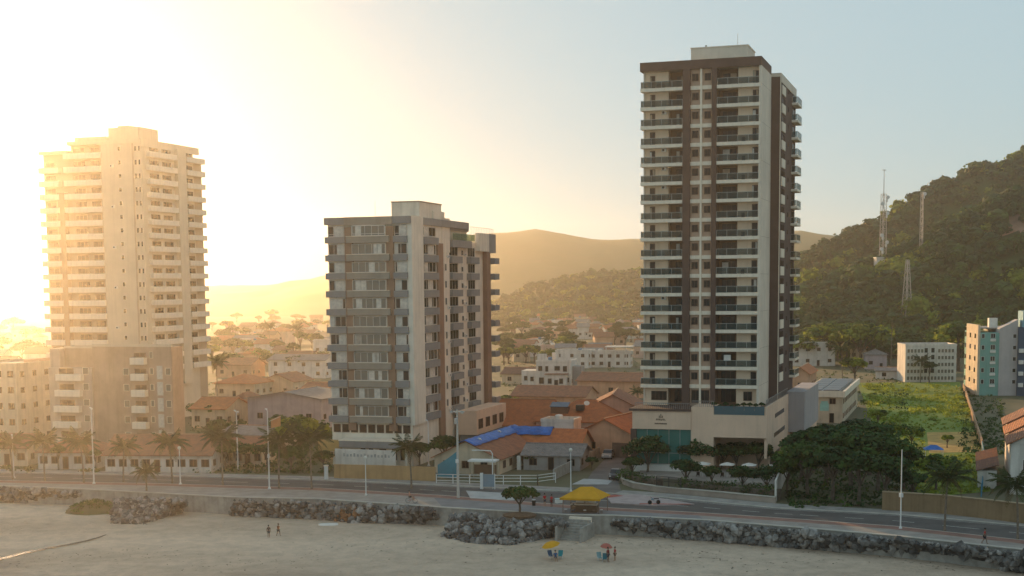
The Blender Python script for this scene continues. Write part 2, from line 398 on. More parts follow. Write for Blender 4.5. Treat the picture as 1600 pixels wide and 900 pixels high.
def canopy(name, hv, count, rmin, rmax, nleaf, size, mat_, rng, vmax=1.02, skip=None, label=None):
    vs, cols, rows, _ = hv; m = MB()
    for _ in range(count):
        a = rng.random()*(cols-1.001); b = rng.random()*min(1, vmax/1.35)*(rows-1.001); i, j = int(a), int(b)
        p = vs[i*rows+j].lerp(vs[(i+1)*rows+j], a-i).lerp(vs[i*rows+j+1].lerp(vs[(i+1)*rows+j+1], a-i), b-j)
        q = proj(p)
        if skip and skip(q, rng): continue
        r = rng.uniform(rmin, rmax)*(1.0 if rng.random() < 0.9 else 1.5)
        c = p+Vector((0, 0, r*0.55))
        k_ = nz(p.x, p.y, 5, 0.03)+rng.uniform(-.45,.45); m.m = 0 if k_ < 0.10 else 1 if k_ < 0.42 else 2
        # rough core so the crown is not see-through, then leaf faces around it
        core = [Vector((math.cos(t)*math.cos(e), math.sin(t)*math.cos(e), math.sin(e)*0.8))*r*0.72*rng.uniform(.8,1.2) for e in (-.5,.15,.75) for t in [k*math.pi/3+e for k in range(6)]]
        core.append(Vector((0,0,r*0.62)))
        m.add([c+k for k in core], [(i*6+k, i*6+(k+1)%6, (i+1)*6+(k+1)%6, (i+1)*6+k) for i in range(2) for k in range(6)]+[(12+k, 12+(k+1)%6, 18) for k in range(6)])
        leaf_cloud(m, c, r, nleaf, size, rng)
    o = m.build(name, mat_); o['kind'] = 'stuff'
    if label: o['label'] = label
    return o
rf = random.Random(11)
near_hill = ridge('hill', [(1180,480),(1243,458),(1290,444),(1345,424),(1400,400),(1440,377),(1500,346),(1550,326),(1600,304),(1750,240),(1950,225),(2250,260)], 562, 690, 790, hill_m, 120, 34)
far_hill = ridge('hill', [(1120,455),(1200,432),(1245,414),(1290,384),(1370,348),(1440,304),(1500,277),(1580,247),(1600,239),(1700,225),(1900,222),(2200,245)], 790, 890, 1010, hill_m, 110, 28)
mid_hill = ridge('hill', [(640,500),(740,482),(790,470),(830,453),(870,440),(920,430),(1003,426),(1100,430),(1200,440),(1300,470)], 1040, 1300, 1420, hill_m, 90, 22, 2.0)
mountain = ridge('mountain', [(-750,450),(-200,447),(0,446),(200,447),(330,446),(400,446),(450,442),(500,434),(580,408),(660,382),(740,366),(790,364),(835,357),(880,365),(930,375),(1003,373),(1100,368),(1200,362),(1250,360),(1290,368),(1400,390),(1700,420),(2200,445)], 1500, 2200, 2400, hill_m, 200, 24, 6.0)
def cliff(q, r):
    if 1530 < q[0] < 1600 and 338 < q[1] < 372: return r.random() < 0.8
    if 1470 < q[0] < 1610 and 385 < q[1] < 455: return r.random() < 0.72
    return q[0] > 1720 and r.random() < 0.6
canopy('forest', near_hill, 3300, 2.0, 5.2, 40, 0.85, [leaf, leaf_mid, leaf_lit], rf, 1.04, cliff, 'dense dark green forest covering the near hillside')
canopy('forest', near_hill, 260, 4.0, 7.0, 170, 0.8, [leaf, leaf_mid, leaf_lit], rf, 1.0, cliff, 'taller crowns standing out of the near forest')
canopy('forest', far_hill, 2300, 2.6, 5.0, 22, 1.1, [leaf, leaf_mid, leaf_lit], rf, 1.04, lambda q, r: q[0] > 1700 and r.random() < .6, 'hazy forest on the higher ridge behind')
canopy('forest', mid_hill, 1500, 2.8, 4.6, 14, 1.2, [leaf, leaf_mid, leaf_lit], rf, 1.04, None, 'hazy wooded low hill between the two towers')
# bare red rock showing on the near slope
m = MB(); vs, cols, rows, _ = near_hill
for a in range(cols-1):
    for r in range(rows-1):
        q = proj(vs[a*rows+r])
        if 1528 < q[0] < 1602 and 336 < q[1] < 374 and r/(rows-1)*1.35 < 1:
            m.add([vs[(a+i)*rows+r+j]+Vector((0,-0.6,0.9+rf.random()*0.0)) for i, j in ((0,0),(1,0),(1,1),(0,1))], [(0,1,2,3)])
tag(m.build('cliff', cliff_m), kind='structure')

# ---------------------------------------------------------------- haze
HZ = MB().box(-1650, 1650, -60, 2500, -7, 138)
hm = bpy.data.materials.new('haze_air'); hm.use_nodes = True; t = hm.node_tree; t.nodes.remove(t.nodes['Principled BSDF'])
pv = t.nodes.new('ShaderNodeVolumePrincipled'); pv.inputs['Density'].default_value = HAZE_DENSITY
pv.inputs['Color'].default_value = (*HAZE_COL, 1); pv.inputs['Anisotropy'].default_value = HAZE_G
t.links.new(pv.outputs[0], t.nodes['Material Output'].inputs['Volume'])
hz = HZ.build('haze', hm); hz['kind'] = 'stuff'; hz['label'] = 'golden evening haze filling the air'
# ================================================================ shared facade pieces
beige = mat('beige_render', (0.82,0.62,0.45), 0.9, 0.07, 0.25, streak=0.18)
cream = mat('cream_slab', (0.85,0.72,0.57), 0.9, 0.06, 0.4, streak=0.25)
brown = mat('brown_render', (0.115,0.072,0.058), 0.85, 0.12, 0.3)
brown_in = mat('brown_recess', (0.22,0.135,0.09), 0.85, 0.12, 0.3)
side_grey = mat('grey_beige_side', (0.72,0.61,0.49), 0.9, 0.07, 0.2, streak=0.2)
pink_wall = mat('pink_beige_wall', (0.78,0.54,0.385), 0.9, 0.06, 0.2, streak=0.2)
win_glass = glass('window_glass', (0.02,0.02,0.02), 0.12, 1.0, 0.22)
dark_in = mat('dark_interior', (0.03,0.025,0.022), 0.9, 0.1)
rail_glass = glass('railing_glass', (0.06,0.10,0.10), 0.15, 0.34, 0.2)
alu = mat('aluminium', (0.45,0.43,0.40), 0.5, 0.05, metal=0.3)
white_frame = mat('white_frame', (0.75,0.70,0.63), 0.7, 0.06)
roof_grey = mat('roof_screed', (0.35,0.31,0.27), 0.95, 0.15, 0.3)
_me = {}
def window_mesh(w, h, frame=white_frame, glass_=win_glass, mull=1, fw=0.06, depth=0.10):
    """frame with panes set back, origin at lower left, facing -y"""
    k = (round(w,2), round(h,2), frame.name, glass_.name, mull, fw)
    if k in _me: return _me[k]
    m = MB(); d = depth
    m.box(0,w,-d,0,0,fw).box(0,w,-d,0,h-fw,h).box(0,fw,-d,0,fw,h-fw).box(w-fw,w,-d,0,fw,h-fw)
    for i in range(1, mull+1):
        x = w*i/(mull+1); m.box(x-fw/2, x+fw/2, -d*0.8, 0, fw, h-fw)
    m.m = 1; m.box(fw*0.9, w-fw*0.9, -d*0.35, -d*0.15, fw*0.9, h-fw*0.9)
    _me[k] = m.mesh('window', [frame, glass_]); return _me[k]
def win(parent, x, y, z, w, h, side=False, name='window', **kw):
    """window on the front (y plane) or on the right-hand side (x plane) of a building"""
    me = window_mesh(w, h, **kw)
    return link(name, me, parent, (x, y, z), (0, 0, math.pi/2) if side else (0, 0, 0))
def railing_mesh(w, h=1.05, glass_=rail_glass, posts=None):
    k = ('rail', round(w,2), h, glass_.name)
    if k in _me: return _me[k]
    m = MB(); m.box(0, w, -0.03, 0.03, h-0.05, h)
    np_ = posts or max(2, int(w/1.4)+1)
    for i in range(np_): x = (w-0.05)*i/(np_-1); m.box(x, x+0.05, -0.025, 0.025, 0.0, h-0.052)
    m.m = 1; m.box(0.03, w-0.03, -0.008, 0.008, 0.06, h-0.06)
    _me[k] = m.mesh('railing', [alu, glass_]); return _me[k]
def slab_mesh(w, d, t, mat_):
    k = ('slab', round(w,2), round(d,2), round(t,2), mat_.name)
    if k in _me: return _me[k]
    _me[k] = MB().box(0, w, 0, d, -t, 0).mesh('slab', mat_); return _me[k]
def part(name, parent, mat_, *boxes):
    m = MB()
    for b in boxes: m.box(*b)
    return m.build(name, mat_, parent)
ac_me = None
def ac_unit(parent, x, y, z, side=False):
    global ac_me
    if ac_me is None:
        m = MB().box(0,0.8,-0.32,0,0,0.55); m.m = 1; m.lathe([(0.2,-0.005),(0.2,0.01)], 10)
        n0 = len(m.v)-20
        m.v[n0:] = [(0.3+a, -0.33+c*0.6, 0.28+b) for a, b, c in m.v[n0:]]
        ac_me = m.mesh('air_conditioner', [white_frame, dark_in])
    return link('air_conditioner', ac_me, parent, (x, y, z), (0,0,math.pi/2) if side else (0,0,0))

# ================================================================ the tall beige and brown tower
GRID = R(-18.0)
o = Q(1003, 450, 233)
T = empty('apartment_tower', (o.x, o.y, 0), GRID, 'tall beige and brown apartment tower with glass balconies, on a podium', 'apartment tower')
W, HT = 19.3, 65.7
part('wall', T, beige, (0,4.1,1.4,11.5,10,64.3), (15.4,18.9,1.4,11.45,10,64.3))
part('centre_wall', T, mat('pinkish_brown', (0.50,0.335,0.24), 0.9, 0.08, 0.3), (7.902,11.4,0.6,11.1,10,64.29)); part('recess_wall', T, brown_in, (4.102,6.7,2.9,11.3,10,64.28), (12.2,15.398,2.9,11.3,10,64.28))
part('side_wall', T, side_grey, (18.902,19.3,0.02,11.498,9,64.3), (-0.002,0.25,1.2,1.398,10,64.3))
part('pier', T, brown, (6.7,7.9,-0.12,11.2,9.5,64.3)); part('pier', T, brown, (11.402,12.198,-0.12,11.2,9.5,64.3))
part('thin_column', T, cream, (9.5,9.8,0.1,0.597,10,64.3))
par = part('parapet', T, brown, (-0.3,19.3,-0.14,0.3,64.31,HT), (-0.3,0.1,0.302,11.5,64.31,HT), (18.95,19.302,0.302,11.5,64.31,HT), (0.1,18.95,11.1,11.5,64.31,HT))
part('roof', T, roof_grey, (0.102,18.948,0.302,11.098,64.302,64.6))
rb = part('roof_box', T, side_grey, (7.4,16.6,3.2,11.0,64.6,68.0)); part('coping', rb, cream, (7.3,16.7,3.1,11.1,68.001,68.15))
part('lightning_rod', rb, alu, (14.5,14.56,6,6.06,68.15,70.4)); part('vent_pipe', rb, alu, (9.2,9.5,6,6.3,68.15,68.9))
rg = random.Random(3)
curtain_t = mat('curtain_tan', (0.45,0.36,0.27), 0.9, 0.15, 1.5); curtain_w = mat('curtain_white', (0.70,0.66,0.60), 0.9, 0.12, 1.5)
for k in range(17):
    z = 13.6+3.0*k
    bl = link('balcony', slab_mesh(6.95, 1.65, 0.55, cream), T, (-0.25, -0.02, z)); link('railing', railing_mesh(6.85), bl, (0.05, 0.08, 0.001))
    link('side_railing', railing_mesh(1.2), bl, (0.09, 0.15, 0.001), (0,0,math.pi/2))
    br = link('balcony', slab_mesh(6.9, 2.95, 0.55, cream), T, (12.2, -0.021, z)); link('railing', railing_mesh(6.7), br, (0.05, 0.08, 0.001))
    link('spandrel', slab_mesh(1.6, 0.35, 0.62, cream), T, (7.9, 0.255, z+0.05)); link('spandrel', slab_mesh(1.6, 0.35, 0.62, cream), T, (9.8, 0.255, z+0.05))
    if k < 16 or True:
        win(T, 1.05, 1.4, z+0.02, 0.85, 2.1, name='balcony_door', frame=brown, mull=0)
        win(T, 5.1, 2.9, z+0.02, 1.5, 2.1, name='balcony_door', frame=brown)
        win(T, 12.7, 2.9, z+0.02, 2.3, 2.1, name='balcony_door', frame=brown, mull=2)
        win(T, 17.75, 1.4, z+0.02, 0.9, 2.1, name='balcony_door', frame=brown, mull=0)
        for (cx, cy, cw) in ((5.15,2.9,1.4),(12.75,2.9,2.2),(17.78,1.4,0.8),(1.08,1.4,0.75)):
            if rg.random() < 0.38:
                f_ = rg.uniform(0.25,0.6); sx = cx+rg.choice([0, cw*(1-f_)]); part('curtain', T, rg.choice([curtain_t, curtain_w]), (sx, sx+cw*f_, cy-0.13, cy-0.101, z+0.05, z+rg.choice([2.05,2.05,1.9])))
        if rg.random() < 0.3: ac_unit(T, 3.0, 1.4, z+1.9)
        if rg.random() < 0.25: part('laundry', T, rg.choice([curtain_w, curtain_t]), (13.2+rg.random(),14.6+rg.random(),0.5,0.54,z+0.9,z+1.9))
        win(T, 8.15, 0.6, z+0.85, 1.0, 1.15, frame=brown, mull=1); win(T, 10.15, 0.6, z+0.85, 1.0, 1.15, frame=brown, mull=1)
        # a few lived-in balconies
        if rg.random() < 0.5: part('balcony_bench', T, brown_in if rg.random() < .5 else white_frame, (2.3,3.6,0.6,1.1,z+0.001,z+0.5), (2.3,3.6,1.05,1.15,z+0.501,z+0.85))
        if rg.random() < 0.4: part('planter', T, dark_in, (16.2,16.7,0.3,0.7,z+0.001,z+0.7))
    part('joint', T, brown_in, (19.3,19.306,0.6,11.0,z-0.05,z-0.02)) if k % 2 == 0 else None
# floor under the first balconies
win(T, 1.3, 1.4, 10.9, 2.6, 1.5, frame=brown, mull=3); win(T, 4.9, 2.9, 10.6, 1.4, 2.0, frame=brown); win(T, 12.7, 2.9, 10.6, 2.4, 2.2, frame=brown, mull=2); win(T, 16.6, 1.4, 11.0, 1.4, 1.5, frame=brown)
win(T, 8.2, 0.6, 10.6, 2.9, 2.1, frame=brown, mull=3, name='balcony_door')
# rear wing, wider to the right
part('rear_wing', T, brown, (0.3,20.8,11.502,33.0,9,64.0))
part('corner_trim', T, cream, (20.76,20.86,11.46,11.75,10,64.0))
part('rear_parapet', T, side_grey, (12,20.9,11.52,12.0,64.001,64.6), (20.4,20.92,12.0,33.1,63.2,64.6), (0.3,20.4,32.6,33.1,64.001,64.6))
for k in range(17):
    z = 13.6+3.0*k
    ws = link('window_surround', slab_mesh(4.4, 0.18, 1.5, cream), T, (20.98, 13.2, z+1.25), (0,0,math.pi/2))
    ws2 = win(T, 20.8, 13.3, z+1.27, 2.3, 1.05, side=True, frame=brown)
    win(T, 20.8, 16.2, z+0.4, 1.2, 1.9, side=True, frame=brown, mull=0)
    win(T, 20.8, 22.0, z+0.9, 0.8, 0.8, side=True, frame=brown, mull=0)
    b = link('balcony', slab_mesh(6.0, 1.1, 0.4, cream), T, (21.9, 27.2, z), (0,0,math.pi/2)); link('railing', railing_mesh(5.9), b, (0.05, 0.06, 0.001))
    link('side_railing', railing_mesh(0.95), b, (0.06, 0.12, 0.001), (0,0,math.pi/2))
    win(T, 20.8, 28.0, z+0.02, 3.0, 2.1, side=True, frame=brown, name='balcony_door')
# podium
Pz = 0.9
pod = part('podium_wall', T, pink_wall, (9.4,13.0,-6,-0.2,0,10.5), (13.0,21.4,-6,-5.6,5.7,9.3), (9.4,21.0,-0.2,1.38,0,9.4), (21.0,21.4,-5.598,22,2.4,10.6), (20.0,21.4,14,22,0,2.398), (13.0,21.0,-5.598,-0.202,9.0,9.28))
part('podium_core', T, brown_in, (0.2,9.398,-5.2,1.2,0,9.6), (9.5,20.9,1.5,34,0,9.9), (0.3,9.49,1.5,34,0,9.9))
sgn = part('sign_panel', T, pink_wall, (-0.2,9.38,-6.15,-5.3,6.8,9.75))
part('canopy_slab', T, brown, (-0.7,9.39,-6.4,1.3,9.752,10.1)); part('entry_pier', T, brown, (-0.5,0.4,-6.1,-5.21,0,6.798))
# illegible emblem and two lines of lettering on the sign panel
bronze = mat('bronze_letters', (0.10,0.075,0.055), 0.5, 0.05, metal=0.4)
m = MB(); m.box(4.45,4.55,-6.2,-6.151,8.75,9.25).box(4.15,4.85,-6.2,-6.151,8.68,8.74).box(4.2,4.3,-6.2,-6.151,8.745,9.0).box(4.7,4.8,-6.2,-6.151,8.745,9.0)
m.build('emblem', bronze, sgn)
m = MB(); x = 3.75
for wd in (.2,.16,.2,.12,.2,.18,.14): m.box(x, x+wd*0.35, -6.2, -6.151, 8.2, 8.5); m.box(x+wd*0.35, x+wd, -6.2, -6.151, 8.4 if wd > .15 else 8.2, 8.5 if wd > .15 else 8.28); x += wd+0.05
m.build('lettering', bronze, sgn)
m = MB(); x = 3.5
for i in range(15): m.box(x, x+0.10, -6.19, -6.151, 7.62, 7.62+(0.16 if i % 3 else 0.2)); x += 0.135
m.build('lettering', bronze, sgn)
teal = glass('teal_glass', (0.05,0.20,0.17), 0.08, 0.85)
for i in range(5):
    x = 0.42+i*1.79
    gp = part('glass_pane', T, teal, (x,x+1.73,-5.75,-5.7,1.2,6.75)); part('mullion', T, alu, (x+1.731,x+1.789,-5.8,-5.65,1.2,6.79))
part('door_rail', T, alu, (0.42,9.3,-5.81,-5.76,2.9,2.98)); part('entry_step', T, white_frame, (0,9.4,-7.4,-5.8,0,1.15))
# pool glass and terrace railings on the podium
pg = glass('pool_glass', (0.06,0.12,0.14), 0.05, 0.85)
for i in range(5): part('pool_pane', T, pg, (13.05+i*1.6,13.05+i*1.6+1.56,-5.85,-5.8,9.32,10.7))
part('pool_water', T, mat('pool_water', (0.04,0.14,0.17), 0.05, 0.05), (13.05,20.95,-5.5,-1.5,9.285,9.95))
m = MB(); m.box(9.5,13.0,-5.95,-5.88,11.4,11.5)
for i in range(12): m.box(9.5+i*0.31,9.56+i*0.31,-5.94,-5.89,10.51,11.4)
m.build('terrace_railing', mat('grey_metal', (0.28,0.25,0.23), 0.6, 0.05, metal=0.2), T)
m = MB(); m.box(0.2,9.3,-5.9,-5.83,10.95,11.05)
for i in range(28): m.box(0.2+i*0.33,0.25+i*0.33,-5.89,-5.84,10.11,10.95)
m.build('terrace_railing', mat('grey_metal', (0.28,0.25,0.23)), T)
m = MB(); m.box(21.2,21.27,-5.5,22,11.6,11.7)
for i in range(40): m.box(21.21,21.26,-5.5+i*0.7,-5.45+i*0.7,10.61,11.6)
m.build('terrace_railing', mat('grey_metal', (0.28,0.25,0.23)), T)
slot = [(21.38,21.42,4,16,8.0,8.7), (21.38,21.42,3,17,4.9,5.6)]
for s_ in slot: part('slot_window', T, win_glass, s_)
part('rear_block', T, mat('grey_block', (0.42,0.37,0.36), 0.9, 0.06, 0.2, streak=0.3), (21.0,24.2,22.002,46,3.9,11.0))
part('rear_block_column', T, pink_wall, (21.2,21.7,22.4,22.9,0,3.9)); part('rear_block_column', T, pink_wall, (23.6,24.1,22.4,22.9,0,3.9))
part('ground_floor', T, pink_wall, (21.5,23.9,25,46,0,3.898))

# ================================================================ middle tower
o = Q(510, 450, 238)
M2 = empty('apartment_building', (o.x, o.y, 0), R(-17), 'thirteen storey white apartment building with grey bands and rust brown columns', 'apartment building')
band = mat('grey_band', (0.25,0.25,0.245), 0.85, 0.08, 0.3, streak=0.2)
white_w = mat('white_render', (0.76,0.68,0.56), 0.9, 0.07, 0.3, streak=0.35)
rust = mat('rust_column', (0.28,0.17,0.115), 0.85, 0.1, 0.3)
olive = mat('olive_band', (0.31,0.27,0.22), 0.85, 0.08, 0.3, streak=0.2)
curtain = mat('curtain', (0.62,0.57,0.49), 0.9, 0.15, 1.5)
bay_glass = glass('bay_glass', (0.16,0.14,0.11), 0.1)
Wm, Hm, Dm = 15.2, 41.6, 46.0
part('wall', M2, white_w, (0.3,14.9,0.4,20.0,0,40.4), (0.31,14.4,20.002,45.6,0,38.2))
part('column', M2, rust, (3.5,4.9,-0.05,0.9,6.0,40.0)); part('column', M2, rust, (10.9,12.2,-0.05,0.9,6.0,40.0)); part('column', M2, rust, (14.5,15.25,13.2,15.9,2,37.5)); part('column', M2, rust, (14.3,15.25,40.6,42.8,6,37.0))
part('corner_pier', M2, white_w, (14.6,15.35,0.3,5.8,7.0,41.7), (14.0,15.0,16.0,20.2,36.0,42.0)); 
part('parapet', M2, band, (-0.15,15.3,-0.1,0.3,40.41,41.6), (-0.15,0.25,0.302,30,40.41,41.6), (14.7,15.3,0.302,30,40.41,41.6))
part('parapet_panel', M2, olive, (3.6,12.1,-0.35,-0.102,40.3,41.62))
part('roof', M2, roof_grey, (0.25,14.7,0.302,30,40.402,40.6))
part('upper_terrace', M2, band, (14.6,15.5,20.4,31.0,37.0,38.3)); tg = glass('green_glass', (0.14,0.22,0.16), 0.1, 0.5)
for i in range(5): part('terrace_glass', M2, tg, (15.4,15.45,20.5+i*2.5,22.9+i*2.5,38.32,39.5))
part('penthouse', M2, white_w, (9.0,14.5,20.3,31,38.21,41.0)); part('penthouse_band', M2, band, (14.502,14.9,20.3,31,40.0,41.7))
part('rear_pier', M2, white_w, (14.4,15.3,36.2,42.0,36.6,40.0)); part('rear_fascia', M2, band, (13.5,15.32,42.002,46.2,36.4,40.0))
m = MB(); m.box(14.9,14.96,32,46,41.0,41.06)
for i in range(15): m.box(14.9,14.96,32+i,32.06+i,38.2 if i > 10 else 38.2,41.0)
m.build('roof_railing', white_frame, M2)
rbm = part('roof_box', M2, white_w, (9.6,14.6,6.0,17,40.6,44.2)); part('roof_box_step', rbm, white_w, (13.0,15.0,12,17.5,40.6,43.0)); part('coping', rbm, olive, (9.5,14.7,5.9,17.1,44.201,44.4))
part('antenna', M2, alu, (6.6,6.64,6,6.04,40.6,44.6))
bl_me, rgm = {}, random.Random(5)
for k in range(11):
    z = 8.4+3.0*k    # underside of window band / top of grey band at z
    for (x0, x1, y0, mt, nm) in ((-0.05,3.55,-0.15,band,'spandrel'), (12.2,14.62,-0.2,band,'spandrel'), (4.0,11.6,-0.6,olive,'spandrel')):
        link(nm, slab_mesh(x1-x0, 0.9, 1.05, mt), M2, (x0, y0, z))
    link('sill', slab_mesh(7.7, 0.25, 0.08, cream), M2, (3.95, -0.68, z+0.085))
    # windows: glass with curtains drawn to different widths
    for (x0, w_, y0, nb) in ((0.45,2.9,0.05,2), (12.35,2.15,0.05,1)):
        wn = link('window', window_mesh(w_, 1.72, white_frame, win_glass, nb), M2, (x0, y0+0.30, z+0.05))
        cw = rgm.choice([0.25,0.45,0.6,0.8])*w_; cx = rgm.choice([0.08, w_-cw-0.08])
        part('curtain', wn, curtain, (cx, cx+cw, -0.10, -0.045, 0.07, 1.65))
    bw = link('bay_window', window_mesh(6.0, 1.7, white_frame, bay_glass, 4), M2, (4.9, -0.25, z+0.09))
    part('bay_side', M2, white_w, (4.88,4.96,-0.25,0.38,z+0.09,z+1.8), (10.84,10.92,-0.25,0.38,z+0.09,z+1.8))
    for q in range(2):
        if rgm.random() < 0.75:
            cw = rgm.uniform(0.5,1.1); cx = rgm.uniform(0.2,4.6); part('curtain', bw, curtain, (cx, cx+cw, -0.10, -0.05, 0.08, 1.6))
    # right-hand side of the building
    link('spandrel', slab_mesh(7.2, 0.85, 1.2, band), M2, (15.45, 5.9, z), (0,0,math.pi/2))
    wn = win(M2, 14.92, 6.3, z+0.1, 6.4, 1.68, side=True, mull=3)
    cw = rgm.uniform(1,3.5); cx = rgm.uniform(0.2,2.5); part('curtain', wn, curtain, (cx, cx+cw, -0.10, -0.045, 0.07, 1.6))
    if k < 10:
        for (y0, yy) in ((20.6,5.6), (31.0,5.0)):
            link('balcony', slab_mesh(yy, 0.9, 1.2, band), M2, (15.3, y0, z), (0,0,math.pi/2))
            win(M2, 14.42, y0+0.5, z+0.1, yy-1.0, 1.65, side=True, frame=alu, mull=2)
        win(M2, 14.42, 27.9, z+0.3, 0.9, 0.9, side=True, frame=alu, mull=0); win(M2, 14.92 if z > 36 else 14.92, 17.5, z+0.4, 0.7, 1.2, side=True, frame=alu, mull=0) if k < 9 else None
        if rgm.random() < 0.6: ac_unit(M2, 14.42, 29.3, z+0.2, True)
        if rgm.random() < 0.5: ac_unit(M2, 14.92, 18.6, z-0.4, True)
        link('corner_balcony', slab_mesh(3.0, 1.6, 1.15, band), M2, (16.0, 43.2, z), (0,0,math.pi/2)); 
        win(M2, 14.42, 43.2, z+0.1, 2.0, 1.65, side=True, frame=alu, mull=1)
# top floor windows under the parapet, ground floor and entrance
win(M2, 0.45, 0.35, 38.5+0.3, 2.9, 1.5); win(M2, 5.0, -0.2, 38.8, 5.8, 1.45, mull=4, glass_=bay_glass); win(M2, 12.35, 0.35, 38.8, 2.15, 1.5)
win(M2, 14.92, 6.3, 38.6, 6.4, 1.5, side=True, mull=3)
for i in range(9): win(M2, 0.6+i*1.58, 0.4, 5.6, 1.3, 1.4, frame=brown_in, mull=0)
part('entrance_canopy', M2, band, (3.0,15.0,-3.0,0.3,3.4,4.5)); part('canopy_edge', M2, cream, (2.9,15.05,-3.05,0.3,4.502,4.7))
for i in range(5): part('ground_column', M2, white_w, (3.4+i*2.8,3.8+i*2.8,-2.6,-2.2,0,3.4))
part('side_annex', M2, pink_wall, (15.4,19.0,22,40,3.2,7.6)); part('side_annex_wall', M2, band, (15.6,18.8,22.5,39.5,0,3.198))
for i in range(4): win(M2, 19.0, 23+i*4.2, 4.2, 2.4, 1.8, side=True, frame=brown_in)
for i in range(5): win(M2, 5.0+i*1.9, 0.4, 1.0, 1.4, 2.0, frame=white_frame, mull=0)
part('porch', M2, mat('ochre_render', (0.55,0.33,0.12), 0.9, 0.08), (-1.5,2.4,-1.6,0.2,2.6,4.3))

# ================================================================ left tower in the glare
o = Q(68, 450, 325)
L3 = empty('apartment_tower', (o.x, o.y, 0), GRID, 'tall cream apartment tower in the sun glare, left of the picture', 'apartment tower')
cream_w = mat('cream_render', (0.66,0.54,0.40), 0.9, 0.06, 0.2, streak=0.2)
tan_w = mat('tan_render', (0.50,0.36,0.24), 0.9, 0.06, 0.2)
part('wall', L3, tan_w, (0.5,7.9,1.3,20,0,60.6), (7.902,16.6,1.31,22,0,62.4)); part('wall', L3, cream_w, (16.602,27.0,0,22.0,0,62.4)); part('rear_wing', L3, tan_w, (10,26.8,22.002,26,0,60.0))
part('column', L3, rust, (4.8,6.7,-0.1,1.29,12,52.0))
part('parapet', L3, cream_w, (7.9,27.1,-0.1,0.25,62.41,63.2), (26.8,27.15,0.252,24.5,61.6,63.2), (0.2,7.89,0,1.6,60.61,61.3))
part('roof', L3, roof_grey, (7.95,26.8,0.252,22,62.402,62.6)); part('penthouse', L3, cream_w, (8.6,16.8,2.0,14,62.6,64.3))
rb3 = part('roof_box', L3, cream_w, (16.802,24.6,3.0,11,62.6,66.2)); part('roof_tank', rb3, cream_w, (18,21,5,8,66.201,66.8))
part('side_pier', L3, cream_w, (26.9,28.0,13.6,17.2,8,62.0)); part('edge_trim', L3, tan_w, (24.6,25.0,-0.06,0,10,62.3))
for k in range(17):
    z = 11.8+3.0*k
    if z < 59.5:
        b = link('balcony', slab_mesh(5.2, 1.9, 1.25, cream), L3, (0.1, -0.2, z+0.85)); win(L3, 1.0, 1.3, z+0.02, 2.6, 2.1, name='balcony_door', frame=brown_in)
    b = link('balcony', slab_mesh(9.8, 1.9, 1.25, cream), L3, (6.75, -0.2, z+0.85)); win(L3, 8.6, 1.31, z+0.1, 3.0, 2.0, name='balcony_door', frame=brown_in, mull=2); win(L3, 13.0, 1.31, z+0.1, 2.4, 2.0, name='balcony_door', frame=brown_in)
    win(L3, 21.0, 0, z+0.9, 0.8, 1.0, mull=0, frame=cream); 
    win(L3, 25.2, 0, z+0.7, 0.7, 1.2, mull=0, frame=cream); win(L3, 26.2, 0, z+0.7, 0.6, 1.2, mull=0, frame=cream)
    b = link('balcony', slab_mesh(11.6, 1.6, 1.2, cream), L3, (28.0, 1.8, z+0.85), (0,0,math.pi/2))
    win(L3, 27.0, 3.2, z+0.1, 3.6, 1.9, side=True, name='balcony_door', frame=brown_in, mull=2); win(L3, 27.0, 8.4, z+0.1, 3.6, 1.9, side=True, name='balcony_door', frame=brown_in, mull=2)
    b = link('balcony', slab_mesh(8.0, 2.0, 1.2, cream), L3, (28.2, 17.4, z+0.85), (0,0,math.pi/2)); win(L3, 27.0, 18.2, z+0.1, 3.2, 1.9, side=True, name='balcony_door', frame=brown_in)
    if k % 3 == 0: ac_unit(L3, 19.0, 0, z+0.4)

# ================================================================ lower brown block in front of it
o = P(80, 700)
B4 = empty('apartment_block', (o.x, o.y, 0), GRID, 'six storey brown apartment block with cream balconies, in front of the glaring tower', 'apartment block')
brick = mat('brown_plaster', (0.42,0.29,0.21), 0.9, 0.12, 0.3, streak=0.3)
mauve = mat('mauve_plaster', (0.47,0.37,0.30), 0.9, 0.1, 0.3, streak=0.3)
part('wall', B4, mauve, (0,9.6,0.2,4.6,0,15.4)); part('wall', B4, brick, (9.602,26.6,0.6,4.5,0,19.4)); part('stair_tower', B4, brick, (2.2,9.598,2.4,4.5,15.402,19.0))
part('roof_wall', B4, mauve, (0,2.198,0.8,4.5,15.402,19.0)); part('parapet', B4, cream_w, (9.6,26.65,0.55,0.9,19.402,19.9), (2.2,9.6,2.3,2.6,19.001,19.4))
part('roof', B4, roof_grey, (9.8,26.5,0.902,4.4,19.402,19.5))
